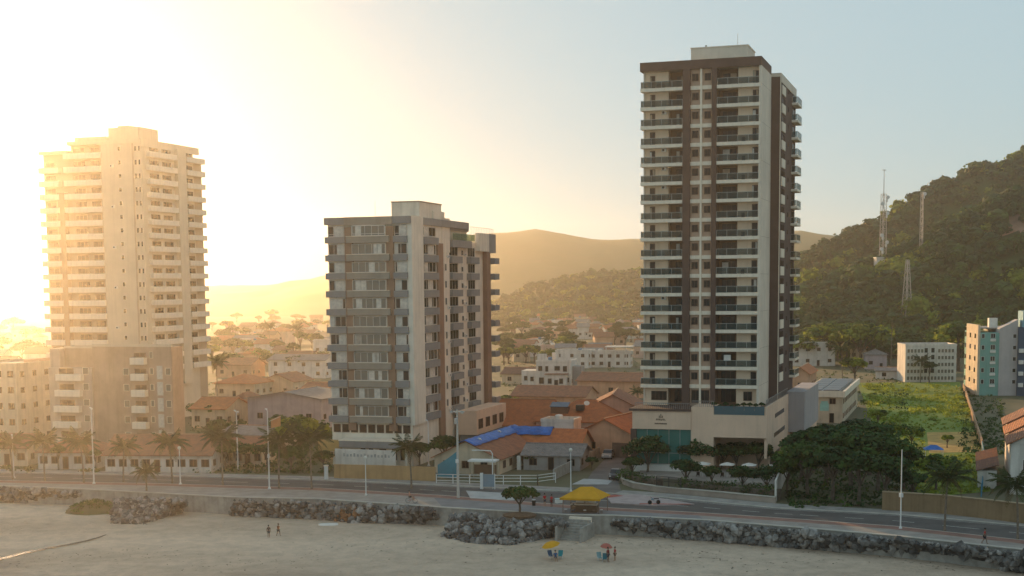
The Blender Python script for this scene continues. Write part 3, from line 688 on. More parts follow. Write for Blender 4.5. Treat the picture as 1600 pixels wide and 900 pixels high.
for k in range(6):
    z = 1.2+3.0*k
    if k < 5:
        link('balcony', slab_mesh(5.6, 1.3, 1.2, cream), B4, (1.2-0.35*(5-k)+1.4, -0.9, z+1.0)); win(B4, 2.4, 0.2, z+0.1, 3.2, 2.0, name='balcony_door', frame=brown_in); win(B4, 7.6, 0.2, z+1.0, 1.3, 1.3, frame=cream, mull=0, glass_=bay_glass)
    link('balcony', slab_mesh(3.0, 1.4, 1.25, cream), B4, (18.4, -0.6, z+1.2)); win(B4, 18.7, 0.6, z+0.2, 2.4, 1.9, name='balcony_door', frame=brown_in)
    if k < 5: win(B4, 16.2, 0.6, z+0.9, 1.2, 1.3, frame=cream, mull=0, glass_=bay_glass)
    win(B4, 21.9, 0.6, z+1.1, 0.8, 1.2, frame=cream, mull=0, glass_=bay_glass)
    if k < 5: link('glass_block_panel', slab_mesh(1.2, 0.12, 2.5, curtain), B4, (23.4, 0.49, z+2.7)); win(B4, 25.2, 0.6, z+1.0, 1.1, 1.3, frame=cream, mull=0, glass_=bay_glass)
# ================================================================ houses
def tile_mat(name, c, c2, scale=1.0, rot=0):
    if name in _M: return _M[name]
    m = mat(name, c, 0.85, 0.2, 1.1, col2=c2, streak=0.0); t = m.node_tree; N = t.nodes; L = t.links; b = N['Principled BSDF']
    tc = N.new('ShaderNodeTexCoord'); wv = N.new('ShaderNodeTexWave'); wv.inputs['Scale'].default_value = 1.4*scale
    wv.bands_direction = 'X' if not rot else 'Y'; wv.inputs['Distortion'].default_value = 0.6
    L.new(tc.outputs['Object'], wv.inputs['Vector'])
    bp = N.new('ShaderNodeBump'); bp.inputs['Strength'].default_value = 0.7; bp.inputs['Distance'].default_value = 0.12
    L.new(wv.outputs['Fac'], bp.inputs['Height']); L.new(bp.outputs['Normal'], b.inputs['Normal']); return m
tile = tile_mat('terracotta_tile', (0.58,0.21,0.08), (0.36,0.13,0.065))
tile_b = tile_mat('weathered_tile', (0.42,0.17,0.09), (0.20,0.10,0.065))
tile_d = tile_mat('dark_tile', (0.24,0.11,0.075), (0.12,0.07,0.05))
fibre = tile_mat('fibre_cement', (0.30,0.27,0.25), (0.17,0.15,0.14), 0.8)
wcol = {'white': mat('house_white', (0.70,0.64,0.57), 0.9, 0.1, 0.4, streak=0.4), 'cream': mat('house_cream', (0.62,0.50,0.36), 0.9, 0.1, 0.4, streak=0.4),
        'pink': mat('house_pink', (0.62,0.42,0.33), 0.9, 0.1, 0.4, streak=0.35), 'grey': mat('house_grey', (0.36,0.32,0.29), 0.9, 0.12, 0.4, streak=0.4),
        'peach': mat('house_peach', (0.60,0.35,0.22), 0.9, 0.1, 0.4, streak=0.3), 'lilac': mat('house_lilac', (0.42,0.35,0.36), 0.9, 0.1, 0.4, streak=0.3)}
def gable_x(m, w, d, z, rise, ov=0.5, th=0.14, y0=0.0):
    """roof with its ridge parallel to the front"""
    a = [(-ov,y0-ov,z-ov*rise/(d/2)),(w+ov,y0-ov,z-ov*rise/(d/2)),(w+ov,y0+d/2,z+rise),(-ov,y0+d/2,z+rise),(w+ov,y0+d+ov,z-ov*rise/(d/2)),(-ov,y0+d+ov,z-ov*rise/(d/2))]
    u = [(x,y,q+th) for x,y,q in a]
    m.add(a+u, [(6,7,8,9),(9,8,10,11),(1,0,3,2),(2,3,5,4),(0,1,7,6),(4,5,11,10),(0,6,9,3),(3,9,11,5),(1,2,8,7),(2,4,10,8)])
def gable_y(m, w, d, z, rise, ov=0.5, th=0.14):
    """roof with its ridge running back from the front"""
    k = ov*rise/(w/2)
    a = [(-ov,-ov,z-k),(w/2,-ov,z+rise),(w+ov,-ov,z-k),(-ov,d+ov,z-k),(w/2,d+ov,z+rise),(w+ov,d+ov,z-k)]
    u = [(x,y,q+th) for x,y,q in a]
    m.add(a+u, [(6,7,10,9),(7,8,11,10),(0,3,4,1),(1,4,5,2),(0,1,7,6),(1,2,8,7),(3,9,10,4),(4,10,11,5),(0,6,9,3),(2,5,11,8)])
def hip(m, w, d, z, rise, ov=0.5, th=0.14):
    s = min(w, d)/2
    if w >= d: r0, r1 = (s, d/2), (w-s, d/2)
    else: r0, r1 = (w/2, s), (w/2, d-s)
    k = ov*rise/s
    a = [(-ov,-ov,z-k),(w+ov,-ov,z-k),(w+ov,d+ov,z-k),(-ov,d+ov,z-k)]
    t = [(x,y,q+th) for x,y,q in a]+[(*r0,z+rise+th),(*r1,z+rise+th)]
    m.add(a+t, [(3,2,1,0)]+[(i,(i+1)%4,4+(i+1)%4,4+i) for i in range(4)]+([(4,5,9,8),(5,6,9),(6,7,8,9),(7,4,8)] if w >= d else [(4,5,8),(5,6,9,8),(6,7,9),(7,4,8,9)]))
def house(name, label, pxl, pxr, yb, h, d, roof='gable_x', rise=2.0, rm=tile, wm='white', rz=GRID, cat='house', group=None, wins=3, storeys=1, detail=True, ridge_m=None, zb=0):
    p = P(pxl, yb, zb); Y = p.y; w = (pxr-pxl)*Y/F/math.cos(rz)
    e = empty(name, (p.x, p.y, zb), rz, label, cat, group)
    wl = wcol[wm] if isinstance(wm, str) else wm
    m = MB().box(0, w, 0, d, -0.5, h)
    if roof == 'gable_x': m.add([(0,0,h),(0,d,h),(0,d/2,h+rise),(w,0,h),(w,d,h),(w,d/2,h+rise)], [(0,2,1),(3,4,5)])
    if roof == 'gable_y': m.add([(0,0,h),(w,0,h),(w/2,0,h+rise),(0,d,h),(w,d,h),(w/2,d,h+rise)], [(0,1,2),(3,5,4)])
    m.build('wall', wl, e); r = MB()
    if roof == 'flat':
        m2 = MB().box(0.25,w-0.25,0.25,d-0.25,h+0.002,h+0.12); m2.build('roof', rm or roof_grey, e)
        MB().box(-0.1,w+0.1,-0.1,0.24,h+0.003,h+0.6).box(-0.1,0.24,0.242,d-0.242,h+0.003,h+0.6).box(w-0.24,w+0.1,0.242,d-0.242,h+0.003,h+0.6).box(-0.1,w+0.1,d-0.24,d+0.1,h+0.003,h+0.6).build('parapet', wl, e)
    else:
        {'gable_x': gable_x, 'gable_y': gable_y, 'hip': hip}[roof](r, w, d, h+0.01, rise)
        ro = r.build('roof', rm, e)
        if detail:
            c = MB()
            if roof == 'gable_x': c.box(-0.5,w+0.5,d/2-0.14,d/2+0.14,h+rise+0.1,h+rise+0.28)
            elif roof == 'gable_y': c.box(w/2-0.14,w/2+0.14,-0.5,d+0.5,h+rise+0.1,h+rise+0.28)
            else:
                s = min(w,d)/2; c.box(*((s,w-s,d/2-.14,d/2+.14) if w >= d else (w/2-.14,w/2+.14,s,d-s)), h+rise+0.1, h+rise+0.28)
            c.build('ridge_tiles', ridge_m or mat('ridge_tile', (0.44,0.26,0.17), 0.9, 0.15), ro)
    for s in range(storeys):
        zz = h*(s+0.32)/storeys
        for i in range(wins):
            x = w*(i+0.5)/wins-0.6
            if detail and s == 0 and i == wins//2 and wins > 1: win(e, x, 0, 0.05, 1.0, 2.1, name='door', frame=brown_in, mull=0)
            else: win(e, x, 0, zz, min(1.3, w/wins*0.7), min(1.25, h/storeys*0.45), frame=brown_in, mull=1)
        if detail:
            for i in range(max(1, int(d/4))): win(e, w, 1.2+i*3.8, zz, 1.2, 1.1, side=True, frame=brown_in)
    return e, w
# ---- between the middle and the tall tower
H, w_ = house('tiled_house', 'long low house with a broad orange tile roof, just behind the middle building', 768, 848, 692, 3.6, 15, 'gable_x', 4.2, tile, 'pink', wins=4)
H, w_ = house('tiled_house', 'orange tiled house with a blue solar panel on its roof', 838, 968, 694, 4.6, 13, 'hip', 3.4, tile, 'pink', wins=5)
sp_ = part('solar_panel', H, mat('solar_blue', (0.10,0.14,0.20), 0.25, 0.1), (0,3.6,0,2.0,0,0.10)); sp_.location = (2.2,1.6,7.0); sp_.rotation_euler = (R(22),0,0)
part('panel_stand', H, brown_in, (2.3,5.7,1.9,3.4,5.6,7.0)); tk = part('water_tank', H, mat('tank_dark', (0.05,0.045,0.04), 0.6, 0.1), (7.2,8.6,2.2,3.6,6.3,7.4))
dish = MB().lathe([(0.05,0),(0.35,0.06),(0.55,0.18)], 12).build('satellite_dish', white_frame, H); dish.location = (9.3,2.4,7.7); dish.rotation_euler = (R(50),0,R(20))
part('veranda_roof', H, tile_b, (-0.4,w_*0.8,-3.4,-0.52,3.4,3.55)); part('veranda_edge', H, cream, (-0.5,w_*0.8+.1,-3.55,-3.402,3.3,3.62))
for i in range(6): part('veranda_post', H, wcol['white'], (0.2+i*2.2,0.45+i*2.2,-3.2,-2.95,-0.3,3.38))
H, w_ = house('gabled_house', 'pale pink house whose big blank gable faces the street by the tall tower', 912, 1002, 690, 6.2, 16, 'gable_y', 2.8, tile_b, 'pink', wins=0, rz=R(-8))
H, w_ = house('tiled_house', 'orange roofed house beside the side street, nearest the hotel corner', 905, 984, 712, 4.2, 13, 'gable_y', 2.4, tile, 'peach', wins=2, rz=R(-26))
part('garage_door', H, mat('brown_shutter', (0.16,0.10,0.07), 0.7, 0.1), (w_-3.6,w_-0.6,-0.06,-0.001,0,2.6))
# the house with the blue tarp: a long wing running inland and a cross wing at its back
H = empty('tarp_house', (-12.6, 226.5, 0), GRID, 'weathered tile house with a bright blue tarpaulin draped along its ridge', 'house')
tw, td, th_, tr_ = 11.0, 25.0, 2.6, 2.6
MB().box(0,tw,0,td,-0.5,th_).add([(0,0,th_),(tw,0,th_),(tw/2,0,th_+tr_),(0,td,th_),(tw,td,th_),(tw/2,td,th_+tr_)], [(0,1,2),(3,5,4)]).build('wall', wcol['cream'], H)
r = MB(); gable_y(r, tw, td, th_+0.01, tr_); r.build('roof', tile_b, H)
MB().box(tw/2+0.5,tw+8.2,td-7,td+2,-0.5,th_).add([(tw+8.2,td-7,th_),(tw+8.2,td+2,th_),(tw+8.2,td-2.5,th_+tr_)], [(0,1,2)]).build('rear_wall', wcol['cream'], H)
r = MB(); gable_x(r, tw/2+7.5, 9, th_+0.03, tr_-0.05); ro = r.build('rear_roof', tile, H); ro.location = (tw/2+0.7, td-7, 0)
for i in range(5): win(H, tw, 2.0+i*3.4, 0.8, 1.3, 1.2, side=True, frame=brown_in)
for i in range(3): win(H, 1.5+i*3.2, 0, 0.9, 1.2, 1.2, frame=brown_in)
blue = mat('blue_tarp', (0.03,0.15,0.50), 0.5, 0.18, 1.2, bump=0.7, bscale=2.0)
m = MB()
def tarp(path, prof):
    n0 = len(m.v); k = len(prof)
    for i, (q, side_) in enumerate(path):
        for j, (d, dz_) in enumerate(prof):
            m.v.append(tuple(Vector(q)+Vector(side_)*(d*(1+0.10*math.sin(i*1.7+j)))+Vector((0, 0, dz_+0.06*math.sin(i*2.1+j*2.0)))))
    for i in range(len(path)-1):
        for j in range(k-1): m.f.append((n0+i*k+j, n0+(i+1)*k+j, n0+(i+1)*k+j+1, n0+i*k+j+1)); m.mi.append(0)
sl = tr_/(tw/2); zr = th_+tr_+0.30
tarp([((tw/2, -0.9+1.05*i, zr-0.02), (1,0,0)) for i in range(26)], [(-1.5,-1.5*sl+0.06),(-0.7,-0.7*sl+0.05),(0,0.06),(0.9,-0.9*sl+0.05),(1.9,-1.9*sl+0.06)])
tarp([((tw/2+0.4+0.85*i, td-2.5, zr-0.02), (0,-1,0)) for i in range(10)], [(-1.2,-1.2*0.57+0.10),(0,0.08),(1.0,-1.0*0.57+0.10),(2.2,-2.2*0.57+0.12)])
tp = tag(m.build('tarpaulin', blue, smooth=True), 'bright blue tarpaulin spread along the ridge of the weathered roof', 'tarpaulin'); tp.location = H.location; tp.rotation_euler = H.rotation_euler
tp.modifiers.new('cloth_thickness', 'SOLIDIFY').thickness = 0.03
for i, (x, y) in enumerate(((tw/2+0.9,4.0),(tw/2+0.6,15.0))):
    sb = empty('sandbag', H.matrix_basis @ Vector((x, y, zr-(x-tw/2)*sl+0.12)), GRID, ('white sandbag holding the near end of the blue tarpaulin','pale sandbag halfway along the blue tarpaulin')[i], 'sandbag'); MB().lathe([(0.1,-0.08),(0.35,-0.02),(0.3,0.12),(0.1,0.18)], 8).build('sack', white_frame, sb); sb.rotation_euler = (0, R(25), 0)
H, w_ = house('bungalow', 'small bungalow with a grey fibre cement roof behind the white railing', 818, 906, 734, 2.5, 8, 'gable_x', 1.3, fibre, 'grey', wins=3, rz=R(-14), ridge_m=fibre)
part('porch_pillar', H, wcol['white'], (-1.0,-0.4,-0.5,0.1,0,2.3))
H, w_ = house('white_annex', 'small white flat roofed annex between the blue tarp and the solar panel house', 846, 896, 712, 6.0, 5, 'flat', 0, None, 'white', wins=3)
# half-ruined white building and its neighbours
H, w_ = house('white_building', 'bare white unfinished building with dark openings behind the orange roofs', 838, 892, 614, 8.6, 10, 'flat', 0, None, 'white', wins=0, storeys=1, rz=R(-12))
for q in ((0.3,3.0,0.3,0.6,9.2,11.0), (w_-3,w_-0.3,0.3,0.6,9.2,12.0), (4,5.0,3,4,9.2,11.2)): part('unfinished_wall', H, wcol['white'], q)
part('side_volume', H, wcol['white'], (-4.5,-0.02,1.5,9,-0.5,6.2)); part('front_volume', H, wcol['white'], (3.2,w_-1.0,-2.6,-0.02,-0.5,5.4)); part('stair_block', H, wcol['grey'], (w_+0.02,w_+2.6,2,8,-0.5,7.4)); part('low_roof', H, tile_b, (2.8,w_-0.6,-3.0,0,5.402,5.55))
for x, z, a, c in ((0.6,6.2,1.2,1.4),(2.6,6.0,0.9,1.6),(5.2,6.3,1.6,1.3),(7.6,6.0,1.2,1.6),(0.8,2.6,1.4,1.8),(8.4,3.0,1.0,1.4)): win(H, x, 0, z, a, c, name='opening', frame=wcol['grey'], mull=0)
for x, z in ((3.8,2.8),(5.6,2.4),(7.0,2.8)): win(H, x, -2.6, z, 1.1, 1.5, name='opening', frame=wcol['grey'], mull=0)
for x, z in ((-3.8,3.4),(-2.0,3.2)): win(H, x, 1.5, z, 1.0, 1.3, name='opening', frame=wcol['grey'], mull=0)
house('hall', 'long peach hall with a rounded tile roof left of the tall tower', 902, 1004, 620, 4.4, 12, 'gable_x', 1.8, tile_b, 'peach', wins=1, rz=R(-20), cat='hall')
H, w_ = house('arcade_house', 'white house with a row of square arches left of the tall tower', 920, 984, 574, 5.4, 9, 'flat', 0, None, 'white', wins=5, storeys=2, rz=R(-10))
part('awning_roof', H, wcol['white'], (w_*0.4,w_+1,-2,6,7.4,7.7)); part('awning_post', H, wcol['white'], (w_*0.42,w_*0.42+.3,-1.8,-1.5,-.3,7.39)); part('awning_post', H, wcol['white'], (w_*0.9,w_*0.9+.3,-1.8,-1.5,-.3,7.39))
house('low_house', 'low brown roofed house right of the middle building', 784, 832, 600, 3.2, 10, 'gable_x', 1.6, tile_d, 'cream', wins=2)
house('low_house', 'wide low house with a brown tile roof below the bare white building', 800, 912, 640, 3.4, 12, 'gable_x', 2.0, tile_b, 'peach', wins=4)
house('white_house', 'white house with a thin flat roof behind the bare white building', 868, 918, 575, 6.0, 10, 'flat', 0, None, 'white', wins=3, storeys=2)
# ---- right of the tall tower
H, w_ = house('school_building', 'cream two storey building with a dark panelled flat roof right of the podium', 1252, 1312, 660, 6.2, 42, 'flat', 0, None, 'cream', wins=2, storeys=2, cat='building')
m = MB()
part('panel_frame', H, alu, (0.5,7.9,1.9,40.4,6.33,6.84)); part('cornice', H, cream, (-0.3,w_+0.5,-0.5,-0.101,5.6,6.9), (w_+0.101,w_+0.5,-0.1,42.3,5.6,6.9))
for i in range(6):
    for j in range(2): part('roof_panel', H, mat('roof_panel_dark', (0.06,0.065,0.075), 0.35, 0.15), (0.6+j*3.8,4.0+j*3.8,2+i*6.4,7.9+i*6.4,6.85,7.0))
part('arched_window', H, mat('mint_glass', (0.35,0.60,0.52), 0.3, 0.1), (w_*0.45,w_*0.45+1.9,-0.06,-0.001,2.6,4.2), (w_*0.45+0.25,w_*0.45+1.65,-0.06,-0.001,4.2,4.7))
house('white_hall', 'white flat building with a dark window band right of the tall tower', 1236, 1303, 572, 8.2, 14, 'flat', 0, None, 'white', wins=4, storeys=2, rz=R(-6), cat='building')
house('low_house', 'low orange roofed house between the podium and the cream building', 1236, 1262, 615, 5.5, 20, 'gable_y', 1.6, tile, 'peach', wins=1)
house('small_house', 'small lilac grey house with a hip roof at the foot of the hill', 1352, 1384, 577, 5.2, 8, 'hip', 1.6, fibre, 'lilac', wins=2, rz=R(-10))
house('small_house', 'tiny white house left of the lilac one at the hill foot', 1328, 1350, 562, 4.5, 7, 'gable_x', 1.4, tile_b, 'cream', wins=2)
H, w_ = house('lattice_building', 'white building with a grid of small square windows behind the lawn', 1414, 1492, 597, 10.8, 12, 'flat', 0, None, 'white', wins=0, rz=R(-4), cat='building')
for s in range(5):
    for i in range(14):
        x = 0.5+i*(w_-1)/14
        if 5 <= i <= 8 and s > 0:
            if i in (5, 7): win(H, x, 0, 0.6+s*2.05, 1.1, 1.5, frame=white_frame, mull=0)
            continue
        link('lattice_opening', window_mesh(0.8, 1.15, white_frame, bay_glass, 0), H, (x, 0, 0.6+s*2.05))
house('low_wall_house', 'long low white shed beside the back edge of the lawn', 1368, 1416, 592, 2.6, 6, 'gable_x', 0.8, fibre, 'white', wins=2)
# colourful block on the right
p = P(1526, 618); CB = empty('apartment_block', (p.x, p.y, 0), R(-8), 'teal, lilac and navy apartment block beyond the lawn at the right edge', 'apartment block')
teal_w = mat('teal_render', (0.20,0.40,0.34), 0.9, 0.06, 0.3, streak=0.2); pale_w = mat('pale_lilac_render', (0.50,0.45,0.43), 0.9, 0.06, 0.3, streak=0.2); navy = mat('navy_render', (0.05,0.09,0.14), 0.9, 0.06, 0.3)
part('wall', CB, wcol['cream'], (0,0.6,0.05,17,0,18.6)); part('teal_wall', CB, teal_w, (0.6,5.4,0,23,0,16.5)); part('pale_wall', CB, pale_w, (5.402,10.0,-0.2,22,0,17.5)); part('navy_wall', CB, navy, (10.002,26,-1.4,22,0,18.0))
MB().add([(5.4,-0.2,17.5),(10,-0.2,17.5),(10,-0.2,20),(5.4,-0.2,17.6),(5.4,4,17.5),(10,4,17.5),(10,4,20),(5.4,4,17.6)], [(0,1,2,3),(7,6,5,4),(3,2,6,7),(1,5,6,2),(0,3,7,4)]).build('sloped_parapet', pale_w, CB)
part('sky_blue_top', CB, mat('sky_blue_panel', (0.22,0.42,0.50), 0.8, 0.05), (11.0,26,-1.3,5,18.002,22.2)); part('roof', CB, roof_grey, (0.62,10,4.2,22,17.5,17.7)); tk = part('roof_tank', CB, white_frame, (4.2,6.4,8,10,17.702,20.2))
for i, b in enumerate((0.3,0.9,1.4,2.2)): part('lettering', CB, dark_in, (11.6+b,11.6+b+0.25,-1.36,-1.301,20.0,20.7 if i % 2 else 20.5))
for s in range(5):
    z = 2.2+s*3.0
    win(CB, 3.2, 0, z+0.9, 1.2, 1.3, mull=1); part('window_sill', CB, white_frame, (3.1,4.5,-0.35,-0.002,z+0.1,z+0.75)); win(CB, 0.9, 0, z+0.9, 0.8, 1.2, mull=0)
    win(CB, 8.8, -0.2, z+0.9, 0.9, 1.1, mull=0)
    if s < 4: part('balcony', CB, white_frame, (10.1,11.2,-2.4,-1.402,z+0.2,z+1.2))
    for yy in (3,10,17): part('side_window', CB, win_glass, (-0.04,-0.001,yy,yy+2,z+0.8,z+2.0))
# white house with stepped tile roofs at the right edge
p = P(1578, 772); RH = empty('stepped_house', (p.x, p.y, 0), GRID, 'white house with three stepped red tile roofs at the right edge', 'house')
part('wall', RH, wcol['white'], (0,14,0,34,-0.5,7.19)); 
for i in range(3):
    y0, y1, zz = -0.6+i*11.6, 10.99+i*11.6, 7.25+i*0.28
    MB().add([(-0.7,y0,zz-0.3),(-0.7,y1,zz-0.3),(8,y1,zz+4.2),(8,y0,zz+4.2),(15,y0,zz-0.2),(15,y1,zz-0.2)]+[(-0.7,y0,zz-0.1),(-0.7,y1,zz-0.1),(8,y1,zz+4.4),(8,y0,zz+4.4),(15,y0,zz),(15,y1,zz)],
      [(6,9,8,7),(9,10,11,8),(0,1,2,3),(3,2,5,4),(0,6,7,1),(4,5,11,10),(0,3,9,6),(3,4,10,9),(1,7,8,2),(2,8,11,5)]).build('roof', [tile_b, tile, tile_b][i], RH)
    a0, a1 = y0+0.5, y1-0.1
    MB().add([(0,a0,7.2),(0,a0,zz-0.06),(8,a0,zz+4.15),(14,a0,zz-0.05),(14,a0,7.2),(0,a1,7.2),(0,a1,zz-0.06),(8,a1,zz+4.15),(14,a1,zz-0.05),(14,a1,7.2)], [(0,4,3,2,1),(5,6,7,8,9),(0,1,6,5),(3,4,9,8)]).build('gable_wall', wcol['white'], RH)
for i in range(3): win(RH, 1.6+i*3.6, 0, 3.4, 1.4, 1.6, mull=1)
part('blue_door', RH, mat('blue_paint', (0.06,0.22,0.33), 0.6, 0.1), (2.6,4.2,-0.06,-0.001,0,3.0))
p = P(1566, 762); LR = empty('lean_to', (p.x-3.6, p.y, 0), GRID, 'lean-to with two red tile roofs beside the stepped white house', 'shed')
part('wall', LR, wcol['white'], (0,2.6,0,22,-0.5,2.6))
for i in range(2): MB().add([(-0.3,-0.3+i*11.5,2.5),(2.9,-0.3+i*11.5,3.4),(2.9,10.9+i*11.5,3.4),(-0.3,10.9+i*11.5,2.5),(-0.3,-0.3+i*11.5,2.64),(2.9,-0.3+i*11.5,3.54),(2.9,10.9+i*11.5,3.54),(-0.3,10.9+i*11.5,2.64)], [(4,5,6,7),(3,2,1,0),(0,1,5,4),(2,3,7,6),(3,0,4,7),(1,2,6,5)]).build('roof', [tile_d, tile][i], LR)
# ---- left part of town
house('apartment_block', 'pale apartment block cut off by the left edge, glowing in the haze', -60, 42, 695, 15.5, 16, 'flat', 0, None, 'cream', wins=5, storeys=5, cat='apartment block')
house('apartment_block', 'narrow ochre block between the left edge and the brown block', 44, 72, 690, 15.8, 14, 'flat', 0, None, 'peach', wins=2, storeys=5, cat='apartment block')
house('row_house', 'long red roofed house with white walls behind the palms, below the brown block', 165, 335, 738, 3.0, 11, 'gable_x', 2.6, tile_b, 'white', wins=9, rz=R(-6))
house('row_house', 'white house with a red roof at the far left behind the palms', 60, 152, 733, 3.0, 9, 'hip', 2.0, tile_b, 'white', wins=5, rz=R(-6))
house('row_house', 'small cream house at the left edge behind the palms', -40, 48, 728, 3.2, 9, 'gable_x', 1.8, tile_d, 'cream', wins=4, rz=R(-6))
house('shed', 'grey shed with a low metal roof beside the street lamp left of the middle building', 342, 425, 705, 3.2, 12, 'gable_x', 1.0, fibre, 'grey', wins=3, cat='shed')
house('warehouse', 'large brown flat sided building left of the middle building', 388, 508, 668, 6.4, 16, 'gable_y', 1.4, fibre, 'lilac', wins=3, cat='warehouse')
house('white_house', 'white house in the haze left of the middle building', 420, 512, 590, 6.0, 12, 'gable_x', 1.6, fibre, 'white', wins=4, storeys=2)
house('tiled_house', 'orange tiled house in the haze right of the glaring tower', 336, 402, 622, 4.2, 12, 'hip', 2.2, tile, 'cream', wins=3)
house('tiled_house', 'hazy house with a double gable near the brown warehouse', 408, 462, 618, 4.0, 12, 'gable_y', 2.0, tile_b, 'cream', wins=2)
house('tiled_house', 'hazy tile roofed house beside the lone palm right of the glaring tower', 338, 396, 590, 4.4, 10, 'gable_x', 2.0, tile_b, 'peach', wins=3)
house('small_house', 'little house squeezed against the middle building in the haze', 470, 512, 640, 4.8, 10, 'gable_x', 1.6, tile_b, 'cream', wins=2)
house('tiled_house', 'orange roofed house at the foot of the glaring tower, on its right', 300, 356, 668, 4.2, 11, 'gable_x', 2.0, tile, 'cream', wins=3)
house('small_house', 'white house with a brown hip roof between the glaring tower and the warehouse', 352, 392, 655, 4.0, 10, 'hip', 1.8, tile_b, 'white', wins=2)
house('row_house', 'low red roofed house beside the grey shed, behind the palms', 352, 412, 728, 2.8, 8, 'gable_x', 1.7, tile_b, 'cream', wins=4, rz=R(-8))
# ---- far town in the haze: small, alike, countable
fr = random.Random(21)
def far_town(x0, x1, y0, y1, count, label, group, white=0.5):
    for i in range(count):
        px = fr.uniform(x0, x1); yb = y0+(y1-y0)*fr.random()
        wpx = fr.uniform(14, 30)*(yb-440)/90
        rk = fr.choice(['gable_x','hip','flat','gable_x']); rm = fr.choice([tile, tile_b, tile_d, fibre]); wk = 'white' if fr.random() < white else fr.choice(['cream','pink','peach']); hh = fr.uniform(3,7)
        look = '%s %s house, %s, ' % ('tall' if hh > 5 else 'low', wk, 'flat roof' if rk == 'flat' else {'terracotta_tile':'orange','weathered_tile':'red brown','dark_tile':'dark brown','fibre_cement':'grey'}[rm.name]+(' hip roof' if rk == 'hip' else ' gable roof'))
        house('far_house', look+label, px, px+wpx, yb, hh, fr.uniform(6,12), rk, fr.uniform(1.2,2.2), rm, wk, rz=R(fr.uniform(-30,10)), group=group, wins=2, detail=False)
far_town(800, 1000, 500, 530, 52, 'in the far haze between the towers', 'far houses between the towers', 0.8)
far_town(790, 1000, 540, 575, 16, 'among trees left of the tall tower', 'houses among trees left of the tall tower')
far_town(330, 500, 500, 575, 34, 'in the haze left of the middle building', 'far houses left of the middle building')
far_town(-60, 60, 520, 600, 12, 'in the glow at the left edge', 'far houses at the left edge')
far_town(1245, 1340, 545, 560, 6, 'at the hill foot by the tall tower', 'houses at the hill foot')

# blue and white water tanks standing on flat roofs and beside ridges
tank_b = mat('tank_blue', (0.08,0.20,0.34), 0.6, 0.1); rt = random.Random(9); hosts = [o_ for o_ in COL.objects if o_.type == 'EMPTY' and o_.name.split('.')[0] in ('white_building','white_house','arcade_house','white_hall','far_house','white_annex') and any(c.name.startswith('parapet') for c in o_.children)]
for i, h_ in enumerate(hosts[:26]):
    bb = [c for c in h_.children if c.name.startswith('roof')][0]; zs = max(v.co.z for v in bb.data.vertices); xs = max(v.co.x for v in bb.data.vertices); ys = max(v.co.y for v in bb.data.vertices)
    MB().lathe([(0.62,0),(0.75,0.9),(0.6,1.05),(0.1,1.15)], 10).build('water_tank', tank_b if i % 2 else white_frame, h_, (xs*rt.uniform(.25,.75), ys*rt.uniform(.3,.6), zs+0.002))
# ================================================================ vegetation
frond_m = mat('palm_leaf', (0.055,0.075,0.016), 0.6, 0.3, 1.5, trans=0.35)
frond_old = mat('palm_leaf_old', (0.16,0.12,0.045), 0.7, 0.3, 1.5, trans=0.3)
palm_bark = mat('palm_bark', (0.22,0.17,0.125), 0.95, 0.25, 3.0)
def frond_mesh(L, droop, seed, m_):
    r = random.Random(seed); m = MB(); N_ = 17; pts = []
    for i in range(N_+1):
        t = i/N_; pts.append(Vector((L*t*(1-0.18*droop*t), 0.05*math.sin(t*4+seed), L*(0.30*t-droop*0.62*t*t))))
    m.tube(pts, [0.035*(1-0.8*i/N_) for i in range(N_+1)], 3, False)
    for i in range(2, N_+1):
        t = i/N_; p = pts[i]; d = (pts[i]-pts[i-1]).normalized()
        ln = L*0.27*math.sin(math.pi*min(1, 0.16+t*0.86))**0.7*(1.0 if i < N_ else 0.8)
        for s in (-1, 1):
            out = (Vector((0, s, 0))*0.8+d*0.62+Vector((0, 0, -0.38+r.uniform(-.15,.1)))).normalized()
            q = p+out*ln+Vector((0, 0, -0.12*ln)); wv = d*0.075*L/2.6
            m.add([p-wv*0.5, p+wv*0.5, p+out*ln*0.55+wv*0.9, q, p+out*ln*0.55-wv*0.7], [(0,1,2,3,4)])
    return m.mesh('frond', m_)
FR = [frond_mesh(2.7, 0.55, 1, frond_m), frond_mesh(2.8, 0.9, 2, frond_m), frond_mesh(2.6, 1.25, 3, frond_m), frond_mesh(2.3, 1.7, 4, frond_old), frond_mesh(2.3, 0.2, 5, frond_m)]
